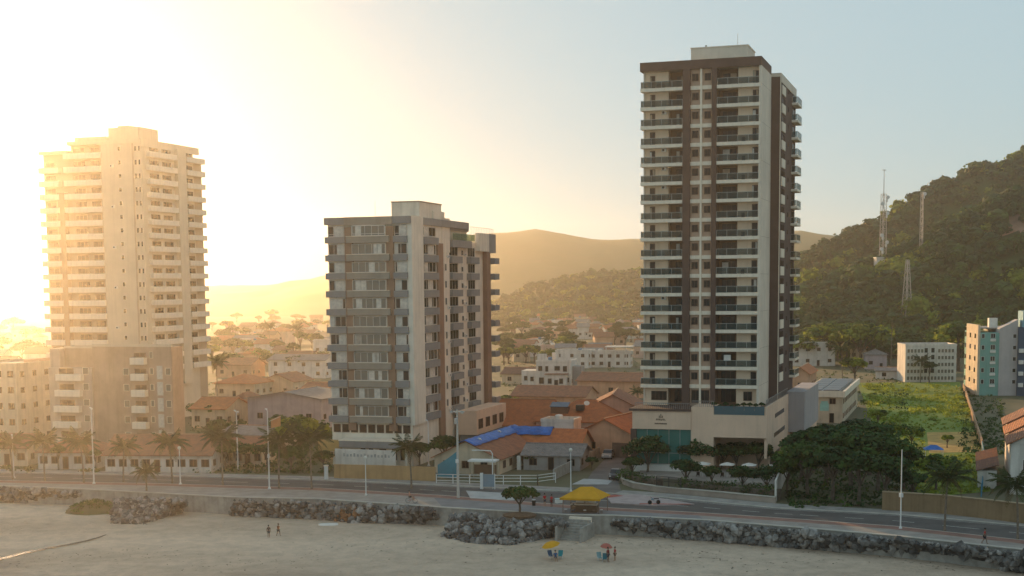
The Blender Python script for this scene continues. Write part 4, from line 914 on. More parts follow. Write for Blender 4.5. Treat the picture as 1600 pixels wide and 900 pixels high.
def palm(loc, h, crown, seed, label, group=None, lean=0.3, nf=20, tr=0.13):
    """h: height of the growing point; crown: length factor of the leaves"""
    r = random.Random(seed); a = r.uniform(0, 6.28)
    e = empty('palm_tree', loc, 0, label, 'palm tree', group)
    top = Vector((lean*math.cos(a), lean*math.sin(a), h))
    m = MB(); pts = []
    for i in range(9):
        t = i/8; pts.append(Vector((top.x*t*t, top.y*t*t, -0.3+(h+0.3)*t)))
    m.tube(pts, [tr*1.6 if i == 0 else tr*(1.12-0.32*i/8)*(1.06 if i % 2 else 0.97) for i in range(9)], 8)
    m.build('trunk', palm_bark, e, smooth=False)
    m = MB()
    for k in range(5):
        q = top+Vector((0.2*math.cos(k*1.26), 0.2*math.sin(k*1.26), -0.12)); m.lathe([(0.01,-0.13),(0.10,-0.06),(0.11,0.05),(0.02,0.12)], 6, q)
    m.build('coconuts', mat('coconut', (0.13,0.11,0.04), 0.6, 0.2), e)
    for k in range(nf):
        lvl = k/nf; az = k*2.39996+r.uniform(-.25,.25)
        me = FR[4] if lvl < 0.12 else FR[0] if lvl < 0.38 else FR[1] if lvl < 0.66 else FR[2] if lvl < 0.9 else FR[3]
        up = 1.0-1.15*lvl+r.uniform(-.12,.12)
        link('frond', me, e, top, (0, -up*0.75, az), crown*r.uniform(0.88,1.12))
    return e
def ground_palm(x, y, hpx, seed, label, group, z=0.12, cr=None, nf=20, lean=0.3):
    p = P(x, y, z); s = F/p.y; H = hpx/s
    c = cr or min(1.6, max(0.8, H/5.4)); return palm(p, H-1.1*c, c, seed, label, group, lean, nf)
GP = 'coconut palms along the promenade'
for i, (x, y, hp, lab) in enumerate([
    (20,748,70,'hazy coconut palm at the left edge of the promenade'), (70,750,74,'second coconut palm from the left, in the golden haze'),
    (131,754,78,'coconut palm just left of the tall white lamp post in the haze'), (193,752,66,'coconut palm just right of the tall white lamp post in the haze'),
    (269,754,78,'coconut palm in front of the red roofed row house, left of the short lamp'), (348,758,92,'tall coconut palm midway between the two left lamp posts'),
    (436,763,92,'coconut palm standing just right of the orange banner lamp post'), (487,764,96,'broad coconut palm at the left corner of the middle building'),
    (643,762,78,'coconut palm before the ochre wall under the middle building'), (1476,830,104,'dark coconut palm in the shade before the tan garden wall'), (1590,842,104,'dark coconut palm cut off by the right edge')]):
    ground_palm(x, y, hp, 40+i, lab, GP)
p = beach_at(230, 790); palm((p.x, p.y, -0.9), 3.9, 1.0, 77, 'short bushy palm on the rock mound on the beach at left', GP, 0.15, 22)
for i, (x, y, hp, lab) in enumerate([(340,642,86,'lone tall palm in the haze right of the glaring tower'), (1392,578,82,'golden lit palm at the hill foot behind the lawn'), (1316,600,62,'yellow lit palm beside the cream building'),
    (1438,598,42,'small palm in front of the lattice building'), (998,640,34,'little yellow green palm beside the left corner of the podium'), (466,560,52,'hazy palm left of the middle building'), (422,560,56,'hazy palm standing in the far left district'),
    (857,560,36,'hazy palm among the far white houses')]):
    ground_palm(x, y, hp, 90+i, lab, 'palms among the houses', 0.0, None, 16)

def crown_mesh(kind, seed, mats, nl=1500, size=0.26):
    r = random.Random(seed); m = MB(); lobes = []
    if kind == 'round': R0, hgt = 2.9, 5.0
    elif kind == 'wide': R0, hgt = 4.2, 4.4
    else: R0, hgt = 2.1, 6.2
    nlob = 13
    for k in range(nlob):
        a = k*2.4+r.uniform(-.3,.3); rr = R0*math.sqrt((k+0.3)/nlob)*0.72
        z = hgt+(1-(rr/R0)**2)*R0*(0.55 if kind != 'tall' else 1.0)+r.uniform(-.6,.35)
        lobes.append((Vector((rr*math.cos(a), rr*math.sin(a), z)), R0*r.uniform(0.30,0.46)))
    for c, q in lobes:
        m.m = r.choice([0,0,1])
        leaf_cloud(m, c, q, nl//nlob, size, r, 0.72, 0.35)
    t = MB(); t.tube([(0,0,-0.4),(0.08,0.05,hgt*0.3),(0.0,0.1,hgt*0.62)], [0.30,0.22,0.17], 7)
    for c, q in lobes[::2]: t.tube([(0.0,0.1,hgt*0.55),Vector((0,0,hgt*0.72)).lerp(c, 0.5),c], [0.13,0.08,0.03], 5)
    return m.mesh('crown', mats), t.mesh('trunk', bark)
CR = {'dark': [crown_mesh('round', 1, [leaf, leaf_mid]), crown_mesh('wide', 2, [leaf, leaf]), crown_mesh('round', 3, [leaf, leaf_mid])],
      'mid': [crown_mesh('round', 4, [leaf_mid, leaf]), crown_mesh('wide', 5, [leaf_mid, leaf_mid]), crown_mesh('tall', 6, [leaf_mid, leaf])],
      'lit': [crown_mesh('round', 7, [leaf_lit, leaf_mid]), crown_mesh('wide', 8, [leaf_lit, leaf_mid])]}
tv = random.Random(13)
def tree(x, y, hpx, kind, label, group=None, v=None, z=0.0, wide=1.0, at=None):
    p = at or P(x, y, z); s = F/p.y; H = hpx/s
    c, t = CR[kind][tv.randrange(len(CR[kind])) if v is None else v]
    e = empty('tree', p, tv.uniform(0, 6.28), label, 'tree', group); k = H/7.6; e.scale = (k*wide, k*wide, k)
    link('trunk', t, e); link('crown', c, e); return e
# almond tree on the plaza, in its round bed
p = P(812, 806, 0.13)
m = MB(); m.lathe([(2.15,0.14),(2.2,0.32),(1.9,0.40),(0.3,0.62)], 20, (p.x, p.y, 0.0)); tag(m.build('tree_bed', mat('bed_soil', (0.20,0.12,0.07), 0.95, 0.2, 1.5)), 'round brown earth bed around the plaza tree', 'planting bed')
r_ = random.Random(31); e = empty('tree', (p.x, p.y, 0.4), 0, 'flat topped almond tree in a round bed on the plaza by the kiosk', 'tree')
m = MB()
for k in range(16):
    a = k*2.4; rr = 2.05*math.sqrt((k+.4)/16); m.m = k % 3 == 0
    leaf_cloud(m, Vector((rr*math.cos(a), rr*math.sin(a), 3.0-0.05*rr*rr+r_.uniform(-.15,.2))), 0.85, 130, 0.15, r_, 0.65, 0.3)
m.build('crown', [leaf_mid, leaf], e)
m = MB(); m.tube([(0,0,-0.2),(0.05,0,0.8),(0.0,0.1,1.3)], [0.2,0.15,0.13], 8)
for a in range(5): m.tube([(0,0.1,1.2),(0.6*math.cos(a*1.26),0.6*math.sin(a*1.26),1.9),(1.3*math.cos(a*1.26),1.3*math.sin(a*1.26),2.6)], [0.1,0.07,0.03], 5)
m.build('trunk', bark, e)
# dark wooded plot right of the hotel
GD = 'dark trees of the wooded plot right of the hotel'
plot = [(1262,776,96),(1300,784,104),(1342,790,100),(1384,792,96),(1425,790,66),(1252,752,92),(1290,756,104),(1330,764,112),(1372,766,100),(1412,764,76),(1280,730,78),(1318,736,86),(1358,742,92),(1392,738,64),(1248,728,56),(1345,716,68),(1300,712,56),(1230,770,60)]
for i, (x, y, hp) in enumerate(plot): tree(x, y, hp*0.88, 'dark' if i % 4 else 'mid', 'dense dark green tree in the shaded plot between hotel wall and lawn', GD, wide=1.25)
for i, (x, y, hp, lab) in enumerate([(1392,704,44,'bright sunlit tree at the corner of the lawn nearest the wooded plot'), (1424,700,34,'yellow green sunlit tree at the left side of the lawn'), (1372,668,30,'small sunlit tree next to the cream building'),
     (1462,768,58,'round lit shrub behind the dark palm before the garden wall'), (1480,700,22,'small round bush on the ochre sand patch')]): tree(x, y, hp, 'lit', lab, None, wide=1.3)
# trees at the hill foot
GH = 'sunlit trees at the hill foot'
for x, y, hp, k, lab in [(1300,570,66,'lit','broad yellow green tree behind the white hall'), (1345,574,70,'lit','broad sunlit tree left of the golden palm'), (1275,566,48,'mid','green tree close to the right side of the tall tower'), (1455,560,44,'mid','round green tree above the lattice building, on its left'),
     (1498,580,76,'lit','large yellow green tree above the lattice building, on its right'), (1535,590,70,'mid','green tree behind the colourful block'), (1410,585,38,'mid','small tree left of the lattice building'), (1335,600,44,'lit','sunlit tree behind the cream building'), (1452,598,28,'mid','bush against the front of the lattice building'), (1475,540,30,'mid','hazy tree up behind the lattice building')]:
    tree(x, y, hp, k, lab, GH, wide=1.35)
# trees behind the sea front on the left
GL = 'trees behind the houses on the left'
for x, y, hp, k, lab in [(470,716,66,'lit','big golden tree left of the middle building'), (436,706,50,'mid','bushy tree behind the orange banner'), (503,712,44,'mid','small tree touching the middle building on its left'), (352,732,44,'mid','shrubby tree right of the red roofed row house'), (388,728,34,'mid','low tree beside the grey shed'),
     (698,738,60,'dark','dark tree before the right side of the middle building'), (655,730,40,'dark','small dark tree behind the palm under the middle building'), (310,660,30,'mid','hazy tree at the foot of the glaring tower'), (92,735,34,'mid','bush behind the palms left of the brown block'), (150,736,30,'mid','bush between the left houses'), (520,660,30,'mid','small hazy tree hidden beside the middle building'),
     (790,652,34,'lit','yellow green tree just right of the middle building'), (800,730,22,'dark','round dark bush left of the bungalow'), (828,733,26,'dark','round dark bush in front of the bungalow'), (776,735,24,'dark','dark bush behind the bus shelter'), (925,735,22,'dark','bush beside the side street wall'), (345,690,34,'mid','tree behind the row house right of the brown block'), (330,668,30,'mid','tree at the corner of the orange roofed house by the glaring tower'), (418,735,46,'mid','golden tree left of the orange banner post'), (455,738,40,'mid','low tree between the two palms left of the middle building'), (505,738,36,'dark','dark tree at the white gate post'), (376,690,30,'mid','tree behind the grey shed')]:
    tree(x, y, hp, k, lab, GL, wide=1.3)
# belts of trees among the far houses: each a tree, told apart only by district
def belt(x0, x1, y0, y1, count, hp0, hp1, label, group, kinds=('mid','lit','dark')):
    for i in range(count):
        yb = y0+(y1-y0)*tv.random()
        tree(tv.uniform(x0, x1), yb, tv.uniform(hp0, hp1)*(yb-430)/100, tv.choice(kinds), label, group, wide=1.4)
belt(785, 1000, 512, 545, 40, 15, 26, 'hazy tree among the far houses between the towers', 'far trees between the towers', ('mid','dark'))
belt(785, 905, 552, 572, 16, 18, 26, 'tree of the belt behind the bare white building', 'trees behind the bare white building')
belt(330, 512, 498, 590, 46, 15, 26, 'hazy tree of the far district left of the middle building', 'far trees left of the middle building')
belt(-80, 75, 500, 640, 26, 18, 28, 'glowing hazy tree at the left edge', 'far trees at the left edge')
belt(1245, 1500, 558, 572, 26, 24, 36, 'tree at the edge of the forest below the near hill', 'trees below the near hill')

# ---- lawn beyond the wooded plot
lawn_px = [(1340,598),(1500,597),(1512,640),(1530,700),(1548,768),(1440,778),(1400,722),(1362,660)]
grass_m = mat('lawn_grass', (0.21,0.26,0.035), 0.9, 0.3, 0.15, col2=(0.13,0.18,0.025), bump=0.8, bscale=1.5)  # bright yellow green has the sunlight on the lawn painted in
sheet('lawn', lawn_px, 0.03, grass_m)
sheet('sand_patch', [(1448,676),(1528,675),(1536,706),(1452,708)], 0.05, mat('ochre_sand', (0.48,0.30,0.09), 0.95, 0.2, 0.4))
def inside(pt, poly):
    c = False; n_ = len(poly)
    for i in range(n_):
        (x1, y1), (x2, y2) = poly[i], poly[i-1]
        if (y1 > pt[1]) != (y2 > pt[1]) and pt[0] < (x2-x1)*(pt[1]-y1)/(y2-y1)+x1: c = not c
    return c
m = MB(); gr_ = random.Random(17); cnt = 0
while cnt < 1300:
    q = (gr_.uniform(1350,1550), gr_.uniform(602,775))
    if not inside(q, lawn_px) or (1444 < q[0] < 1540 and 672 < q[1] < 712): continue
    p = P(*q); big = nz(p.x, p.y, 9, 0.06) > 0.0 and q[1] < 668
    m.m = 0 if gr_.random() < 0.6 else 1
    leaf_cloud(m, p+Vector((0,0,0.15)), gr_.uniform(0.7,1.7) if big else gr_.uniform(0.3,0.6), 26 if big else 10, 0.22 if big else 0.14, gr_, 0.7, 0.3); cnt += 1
tag(m.build('grass', [mat('grass_blades', (0.30,0.35,0.035), 0.7, 0.3, 0.3, trans=0.5), leaf_lit]), 'rough sunlit grass and scrub on the lawn', 'grass', kind='stuff')  # blade colour brightened to carry the sunshine
# weeds and scrub on open ground between houses
m = MB(); cnt = 0
for (x0, x1, y0, y1, c_) in ((300,515,600,740,700),(690,800,640,735,120),(0,160,690,740,120),(1232,1440,700,795,300),(785,1000,560,690,260),(1240,1420,580,640,160),(1500,1570,605,710,220),(785,840,560,650,80)):
    for _ in range(c_):
        p = P(gr_.uniform(x0,x1), gr_.uniform(y0,y1)); m.m = gr_.random() < .4
        leaf_cloud(m, p+Vector((0,0,0.2)), gr_.uniform(0.5,1.3), 14, 0.2, gr_, 0.6, 0.3)
tag(m.build('undergrowth', [leaf, leaf_mid]), 'low weeds and undergrowth between the houses', 'undergrowth', kind='stuff')
# ================================================================ sea front: rocks, walls, street furniture
stone_ms = [mat('rock_grey', (0.19,0.18,0.17), 0.95, 0.3, 1.2, bump=0.5, bscale=3), mat('rock_pale', (0.33,0.305,0.28), 0.95, 0.25, 1.2, bump=0.5, bscale=3), mat('rock_dark', (0.095,0.09,0.086), 0.95, 0.3, 1.2, bump=0.5, bscale=3), mat('rock_rust', (0.30,0.14,0.07), 0.95, 0.3, 1.2)]
def rock_mesh(seed, m_):
    r = random.Random(seed); b = bmesh.new(); bmesh.ops.create_icosphere(b, subdivisions=1, radius=1)
    for v in b.verts: v.co = v.co*r.uniform(0.72,1.12); v.co.z *= 0.78
    me = bpy.data.meshes.new('stone'); b.to_mesh(me); b.free(); me.materials.append(m_); return me
ROCKS = [[rock_mesh(100*k+s, m_) for s in range(4)] for k, m_ in enumerate(stone_ms)]
def rock_pile(label, top, bot, count, seed, size=0.62, rust=False, bump_=0.0):
    """stones heaped on the slope between a row of photo points at the wall top and a row at the sand"""
    r = random.Random(seed)
    A = [P(x, y, 0.15) for x, y in top]; Bq = [beach_at(x, y) for x, y in bot]; c = A[0].lerp(Bq[0], 0.5)
    e = empty('rock_slope', (c.x, c.y, 0), 0, label, 'rock slope'); bx = Vector((c.x, c.y, 0))
    def pt(u, v):
        def on(L, u):
            t = u*(len(L)-1); i = min(int(t), len(L)-2); return L[i].lerp(L[i+1], t-i)
        p = on(A, u).lerp(on(Bq, u), v); p.z += bump_*math.sin(math.pi*v); return p
    m = MB(); nu, nv = 40, 5
    m.add([pt(i/nu, j/nv)-bx+Vector((r.uniform(-.15,.15), r.uniform(-.15,.15), -0.35+r.uniform(-.12,.12))) for i in range(nu+1) for j in range(nv+1)], [(i*(nv+1)+j, i*(nv+1)+j+1, (i+1)*(nv+1)+j+1, (i+1)*(nv+1)+j) for i in range(nu) for j in range(nv)])
    m.build('rubble_bed', stone_ms[2], e)
    m = MB()
    for k in range(int(count*1.6)):   # small stones filling the gaps
        p = pt(r.random(), r.random()*1.06)-bx; s = size*r.uniform(0.3,0.6); m.m = r.randrange(3)
        oc = [(1,0,0),(0,1,0),(-1,0,0),(0,-1,0),(0,0,1),(0,0,-1)]
        m.add([p+Vector((a*r.uniform(.7,1.2), b_*r.uniform(.7,1.2), c_*r.uniform(.7,1.1)+0.12))*s for a, b_, c_ in oc], [(0,1,4),(1,2,4),(2,3,4),(3,0,4),(1,0,5),(2,1,5),(3,2,5),(0,3,5)])
    rb_ = m.build('rubble', stone_ms[:3], e); rb_['kind'] = 'stuff'
    for k in range(count):
        u, v = (k+r.random())/count, r.random()**0.9*(1.0 if r.random() < 0.88 else 1.22)
        p = pt(u, v)-bx; s = size*r.choice([r.uniform(0.5,0.9), r.uniform(0.8,1.3), r.uniform(1.1,1.7)])
        kind = r.choices([0,1,2], [5,3,3])[0]
        if rust and 0.50 < u < 0.60 and v > 0.45: kind = 3
        link('stone', r.choice(ROCKS[kind]), e, (p.x+r.uniform(-.2,.2), p.y+r.uniform(-.2,.2), p.z-0.05*s+r.uniform(-.1,.1)), (r.uniform(0,6.3), r.uniform(-.5,.5), r.uniform(0,6.3)), (s*r.uniform(.8,1.25), s*r.uniform(.8,1.25), s))
    return e
rock_pile('grey rock slope at the far left below the promenade', [(-70,757),(0,762),(125,767)], [(-70,780),(0,785),(124,786)], 260, 1, 0.42)
rock_pile('rounded rock mound on the beach under the short bushy palm', [(180,781),(230,778),(292,783)], [(172,818),(225,819),(285,800)], 260, 3, 0.44, bump_=0.5)
rock_pile('long grey rock slope in the middle with a rusty patch', [(365,781),(500,785),(600,791),(682,797)], [(362,805),(470,810),(560,817),(684,818)], 300, 4, 0.5, True)
rock_pile('brown grey rock heap on the beach below the plaza tree', [(712,806),(738,803),(800,815),(860,812),(880,816)], [(688,838),(730,848),(800,852),(850,842),(886,832)], 300, 5, 0.48, bump_=0.4)
rock_pile('long dark rock slope right of the beach stairs', [(957,811),(1030,813),(1120,819),(1200,825),(1278,832)], [(957,830),(1020,837),(1110,845),(1200,853),(1280,858)], 300, 6, 0.52)
rock_pile('shaded rock slope in the lower right corner', [(1282,833),(1400,843),(1500,854),(1600,866),(1700,882)], [(1280,858),(1400,866),(1500,876),(1600,895),(1700,915)], 300, 7, 0.56)
# scrub covered mound at left
p = beach_at(148, 800); e = empty('scrub_mound', p, 0, 'low scrub covered mound on the beach left of the rock mound', 'mound')
m = MB(); r_ = random.Random(8)
m.lathe([(4.2,-0.4),(3.6,0.5),(2.2,1.2),(0.4,1.6)], 16); m.v = [(x*1.1+0.25*nz(x,y,1,.7), y*0.75+0.25*nz(y,x,2,.7), z) for x, y, z in m.v]; m.build('soil', soil, e)
m = MB()
for k in range(60): a = r_.uniform(0,6.28); q = r_.random()**.5*3.8; leaf_cloud(m, Vector((q*1.05*math.cos(a), q*.72*math.sin(a), 1.5-0.10*q*q+0.1)), 0.7, 26, 0.16, r_, 0.6, 0.3)
m.build('scrub', leaf_mid, e)
# stairs to the beach
a, b, c = P(893,807,0.1), P(927,809,0.1), beach_at(930,833)
st = empty('beach_stairs', (a.x, a.y, 0), math.atan2(b.y-a.y, b.x-a.x), 'concrete stairs from the plaza down to the sand', 'stairs'); wd = (b-a).length
for k in range(9): part('step', st, concrete if k else cream, (0,wd,-0.55-0.42*(k+1),-0.5-0.42*k,-3.0,0.22-0.28*k))
part('side_wall', st, concrete, (wd+0.02,wd+0.3,-5.2,-0.45,-3.2,-0.4)); part('side_wall', st, concrete, (-0.3,-0.02,-5.2,-0.45,-3.2,-0.4))
# ---- garden walls
def wall_run(name, label, pts, h, th, m_, cat='wall', cap=None, z=0.0, n_post=0):
    e = empty(name, P(*pts[0]), 0, label, cat); o_ = P(*pts[0]); m = MB(); cm = MB()
    for (x1, y1), (x2, y2) in zip(pts, pts[1:]):
        a, b = P(x1, y1)-o_, P(x2, y2)-o_; t = (b-a).normalized(); nn = Vector((-t.y, t.x, 0))*th
        m.prism([a, b, b+nn, a+nn], z-0.3, z+h)
        if cap: q = nn*0.35; cm.prism([a-q, b-q, b+nn+q, a+nn+q], z+h+0.002, z+h+0.12)
    m.build('panel', m_, e)
    if cap: cm.build('coping', cap, e)
    return e
ochre = mat('ochre_wall', (0.50,0.31,0.15), 0.9, 0.1, 0.3, streak=0.4)
wall_run('garden_wall', 'ochre street wall in front of the middle building', [(522,748),(600,750),(680,753)], 2.3, 0.25, ochre, cap=None)
mw = wall_run('mural_wall', 'pale wall with faded painted lettering behind the ochre wall', [(524,738),(618,742)], 3.9, 0.25, wcol['white'])
m = MB(); xx = 0
a, b = P(524,738), P(618,742); t = (b-a).normalized()
for i in range(14):
    q0 = a+t*(1.5+i*0.62)-a; m.prism([q0+Vector((0,-0.03,0)), q0+t*(0.36)+Vector((0,-0.03,0)), q0+t*0.36+Vector((0,-0.002,0)), q0+Vector((0,-0.002,0))], 2.7, 3.1 if i % 3 else 3.25)
m.build('painted_lettering', mat('faded_grey_paint', (0.42,0.40,0.37), 0.9, 0.2, 2.0), mw)
wall_run('garden_wall', 'tan garden wall along the road at the right edge', [(1378,798),(1470,804),(1540,812),(1700,832)], 2.5, 0.3, mat('tan_wall', (0.30,0.20,0.11), 0.9, 0.12, 0.3, streak=0.45), cap=mat('tan_coping', (0.40,0.29,0.18), 0.9, 0.1))
wall_run('side_wall', 'tall white boundary wall between the hotel garden and the dark trees', [(1213,784),(1238,722)], 3.0, 0.25, wcol['white'])
wall_run('street_wall', 'pale concrete wall running up the side street', [(866,750),(918,724),(950,706),(985,680)], 1.7, 0.2, concrete)
wall_run('planter_wall', 'low curved planter wall round the hotel corner and front', [(966,748),(972,756),(990,763),(1024,768),(1062,772),(1130,778),(1211,786)], 0.75, 0.35, mat('planter_stone', (0.42,0.33,0.27), 0.9, 0.12, 0.4), cap=mat('coping_stone', (0.50,0.45,0.38)))
wall_run('lawn_wall', 'crumbling brown wall along the right side of the lawn', [(1536,700),(1520,650),(1506,606)], 1.4, 0.3, mat('crumbling_plaster', (0.40,0.25,0.15), 0.95, 0.25, 0.5))
def fence(name, label, pts, h, mat_, post_px=26, rails=(0.45,0.85,1.2), th=0.07, pickets=0.0, cat='fence'):
    o_ = P(*pts[0]); e = empty(name, o_, 0, label, cat); pos = [P(x, y)-o_ for x, y in pts]
    for a, b in zip(pos, pos[1:]):
        L = (b-a).length; k = max(1, round(L/2.6)); t = (b-a).normalized()
        for i in range(k+1):
            q = a.lerp(b, i/k); MB().box(-th*0.9,th*0.9,-th*0.9,th*0.9,-0.1,h).build('post', mat_, e, q)
        nn = Vector((-t.y, t.x, 0))*th*0.5
        for z in rails: MB().prism([a-nn, b-nn, b+nn, a+nn], z*h/1.2-0.05, z*h/1.2+0.04).build('rail', mat_, e)
        if pickets:
            m = MB()
            for i in range(int(L/pickets)): q = a+t*(i*pickets+0.05); m.box(q.x-0.02,q.x+0.02,q.y-0.02,q.y+0.02,0.05,h*0.95)
            pk = m.build('pickets', mat_, e); pk['kind'] = 'stuff'
    return e
white_metal = mat('white_metal', (0.72,0.70,0.66), 0.6, 0.08)
fence('railing_fence', 'white railing along the street before the bungalow', [(682,756),(760,758),(840,758),(868,754)], 1.5, white_metal)
fence('metal_gate', 'dark barred gate and railing at the hotel drive', [(1026,768),(1064,772)], 2.3, mat('black_metal', (0.03,0.03,0.03), 0.5, 0.1), pickets=0.16, cat='gate')
fence('blue_fence', 'blue fence beside the lean-to at the right', [(1533,776),(1540,735),(1534,705)], 1.8, mat('blue_paint', (0.06,0.22,0.33)), pickets=0.25)
# ---- lamp posts
lamp_glass = mat('lamp_glass', (0.70,0.66,0.58), 0.3, 0.05)
def lamp(x, y, hpx, label, arms=2, armlen=1.3, group='street lamps', box=False, globe=False, r=0.11):
    p = P(x, y, 0.12); H = hpx*p.y/F; e = empty('street_lamp', p, math.atan2(far[12].y-near[12].y, far[12].x-near[12].x)+math.pi/2*0.2, label, 'street lamp', group)
    MB().lathe([(r*2.2,0),(r*2.2,0.12),(r*1.2,0.3),(r,0.32),(r*0.6,H)], 8).build('pole', white_metal, e)
    for i in range(arms):
        s = 1 if i == 0 else -1
        MB().tube([(0,0,H-0.1),(s*armlen*0.5,0,H+0.12),(s*armlen,0,H+0.18)], 0.045, 5).build('arm', white_metal, e)
        MB().box(s*armlen-0.38,s*armlen+0.38,-0.13,0.13,H+0.10,H+0.24).build('lamp_head', white_metal, e)
    if globe: MB().lathe([(0.05,-0.28),(0.2,-0.2),(0.27,0),(0.2,0.2),(0.04,0.27)], 10, (0,0,H+0.2)).build('globe', lamp_glass, e)
    if box: MB().box(-0.22,0.22,-0.16,0.16,H*0.40,H*0.40+0.5).build('control_box', white_metal, e)
    return e
lamp(147,756,118,'tall white double lamp post among the hazy palms at left', 2, 1.2, box=False)
lamp(22,747,66,'lamp post at the far left edge in the haze', 1, 1.0)
lamp(372,735,92,'white lamp post behind the street between the left palms', 2, 1.4)
lamp(421,764,124,'tall white lamp post beside the orange banner', 1, 0.9, box=True)
lamp(282,757,56,'short white globe lamp left of centre on the promenade', 0, globe=True)
lamp(572,774,58,'short slim lamp post in front of the ochre wall', 0, globe=True, r=0.08)
lamp(670,728,70,'white lamp post at the right corner of the middle building', 1, 1.0)
lamp(892,768,64,'slim white lamp post at the mouth of the side street', 0, globe=True, r=0.09)
lamp(1407,826,126,'slim white lamp post in the shade by the wooded plot', 0, globe=False, box=True, r=0.09)
p = P(716, 778, 0.12); H = 140*p.y/F
e = empty('utility_pole', p, R(-18), 'tall utility pole with crossarm, transformer and floodlights at centre', 'utility pole')
MB().lathe([(0.24,0),(0.22,0.3),(0.13,H)], 8).build('pole', mat('pole_concrete', (0.52,0.47,0.41), 0.9, 0.1), e)
MB().box(-1.1,1.1,-0.06,0.06,H-0.35,H-0.2).build('crossarm', white_metal, e)
for s in (-0.8, 0, 0.8): MB().box(s-0.2,s+0.2,-0.28,-0.061,H-0.5,H-0.15).build('floodlight', alu, e)
MB().lathe([(0.28,-0.4),(0.30,0.35),(0.15,0.45)], 10, (0.0,-0.42,H-1.6)).build('transformer', alu, e); MB().box(-0.2,0.2,-0.38,-0.14,H*0.4,H*0.4+0.5).build('control_box', white_metal, e)
# bent lamp over the bus shelter
p = P(770, 763, 0.12); e = empty('street_lamp', p, R(-10), 'white bent arm lamp post beside the blue notice board', 'street lamp', 'street lamps')
MB().tube([(0,0,-.1),(0,0,5.2),(-0.3,0,5.6),(-2.6,0,5.7)], 0.09, 6).build('pole', white_metal, e); MB().box(-3.1,-2.4,-0.12,0.12,5.6,5.74).build('lamp_head', white_metal, e)
p = P(752, 764, 0.12); e = empty('notice_board', p, R(-12), 'grey blue notice board on white posts at the kerb', 'notice board')
part('board', e, mat('board_blue', (0.22,0.29,0.34), 0.6, 0.08), (0.3,2.0,-0.04,0.04,0.35,2.2)); part('post', e, white_metal, (-0.15,0.28,-0.12,0.12,0,2.4)); part('post', e, white_metal, (2.002,2.12,-0.06,0.06,0,2.3))
p = P(736, 748); e = empty('bus_shelter', p, R(-14), 'bus shelter with a white roof behind the railing', 'bus shelter')
part('roof', e, white_metal, (-0.3,4.2,-0.8,1.6,2.75,3.0)); [part('post', e, mat('shelter_post', (0.40,0.32,0.22), 0.8, 0.1), (x,x+0.14,y,y+0.14,0,2.75)) for x in (0,3.8) for y in (-0.6,1.3)]; part('bench', e, brown_in, (0.4,3.4,0.9,1.3,0.4,0.48), ); part('back_panel', e, brown_in, (0.15,3.8,1.33,1.38,0.6,2.1))
p = P(684, 746); e = empty('painted_hoarding', p, R(-12), 'teal and blue curved hoarding right of the ochre wall', 'hoarding')
MB().prism([(0,0),(3.4,-0.3),(3.4,-0.1),(0,0.2)], 0, 2.0).build('panel', mat('teal_paint', (0.06,0.26,0.33), 0.7, 0.1), e)
MB().add([(0,0,2.0),(3.4,-0.3,2.0),(3.2,-0.28,4.2),(1.6,-0.14,3.0),(0,0.2,2.0),(3.4,-0.1,2.0),(3.2,-0.08,4.2),(1.6,0.06,3.0)], [(0,1,2,3),(7,6,5,4),(1,5,6,2),(2,6,7,3),(3,7,4,0)]).build('curved_top', mat('teal_paint', (0.06,0.26,0.33)), e)
p = P(424, 764, 0.12); e = empty('banner', (p.x+0.25, p.y-0.2, 9.3), R(-25), 'orange banner hanging beside the tall left lamp post', 'banner')
MB().add([(0,0,0),(1.7,0,0.35),(1.7,0,1.9),(0,0,1.3),(0,0.03,0),(1.7,0.03,0.35),(1.7,0.03,1.9),(0,0.03,1.3)], [(0,1,2,3),(7,6,5,4),(0,4,5,1),(2,6,7,3),(1,5,6,2),(3,7,4,0)]).build('cloth', mat('orange_cloth', (0.60,0.24,0.09), 0.8, 0.1), e); MB().tube([(-0.3,0.01,1.0),(1.75,0.01,1.8)], 0.03, 5).build('rod', white_metal, e)
for i, (x, y, lab) in enumerate([(437,748,'white gate post by the kerb left of the ochre wall')]):
    p = P(510, 750); e = empty('gate_post', p, R(-12), lab, 'gate post'); part('pillar', e, white_metal, (-0.25,0.25,-0.25,0.25,0,2.2)); part('cap', e, cream, (-0.32,0.32,-0.32,0.32,2.202,2.35))
# ---- yellow kiosk
p = P(912, 800, 0.13); e = empty('beach_kiosk', p, R(-14), 'beach kiosk under a bright yellow tented roof on the plaza', 'kiosk')
yel = mat('yellow_canvas', (0.72,0.36,0.015), 0.7, 0.08, 0.6, trans=0.2)
MB().add([(-2.9,-1.7,2.05),(2.6,-1.9,2.05),(3.3,1.9,2.1),(-2.4,2.1,2.1),(-0.5,0.5,3.3),(1.1,0.6,3.35)], [(0,1,5,4),(1,2,5),(2,3,4,5),(3,0,4)]).build('canopy', yel, e)
e.children[0].modifiers.new('canvas_thickness', 'SOLIDIFY').thickness = 0.04
MB().add([(-2.9,-1.72,1.8),(2.6,-1.92,1.8),(2.6,-1.92,2.06),(-2.9,-1.72,2.06),(-2.9,-1.70,1.8),(2.6,-1.90,1.8),(2.6,-1.90,2.06),(-2.9,-1.70,2.06)], [(0,1,2,3),(7,6,5,4),(0,4,5,1),(3,2,6,7)]).build('valance', yel, e)
for x, y in ((-2.5,-1.4),(2.3,-1.5),(2.9,1.6),(-2.1,1.8)): MB().tube([(x,y,0),(x,y,2.2)], 0.045, 6).build('post', brown_in, e)
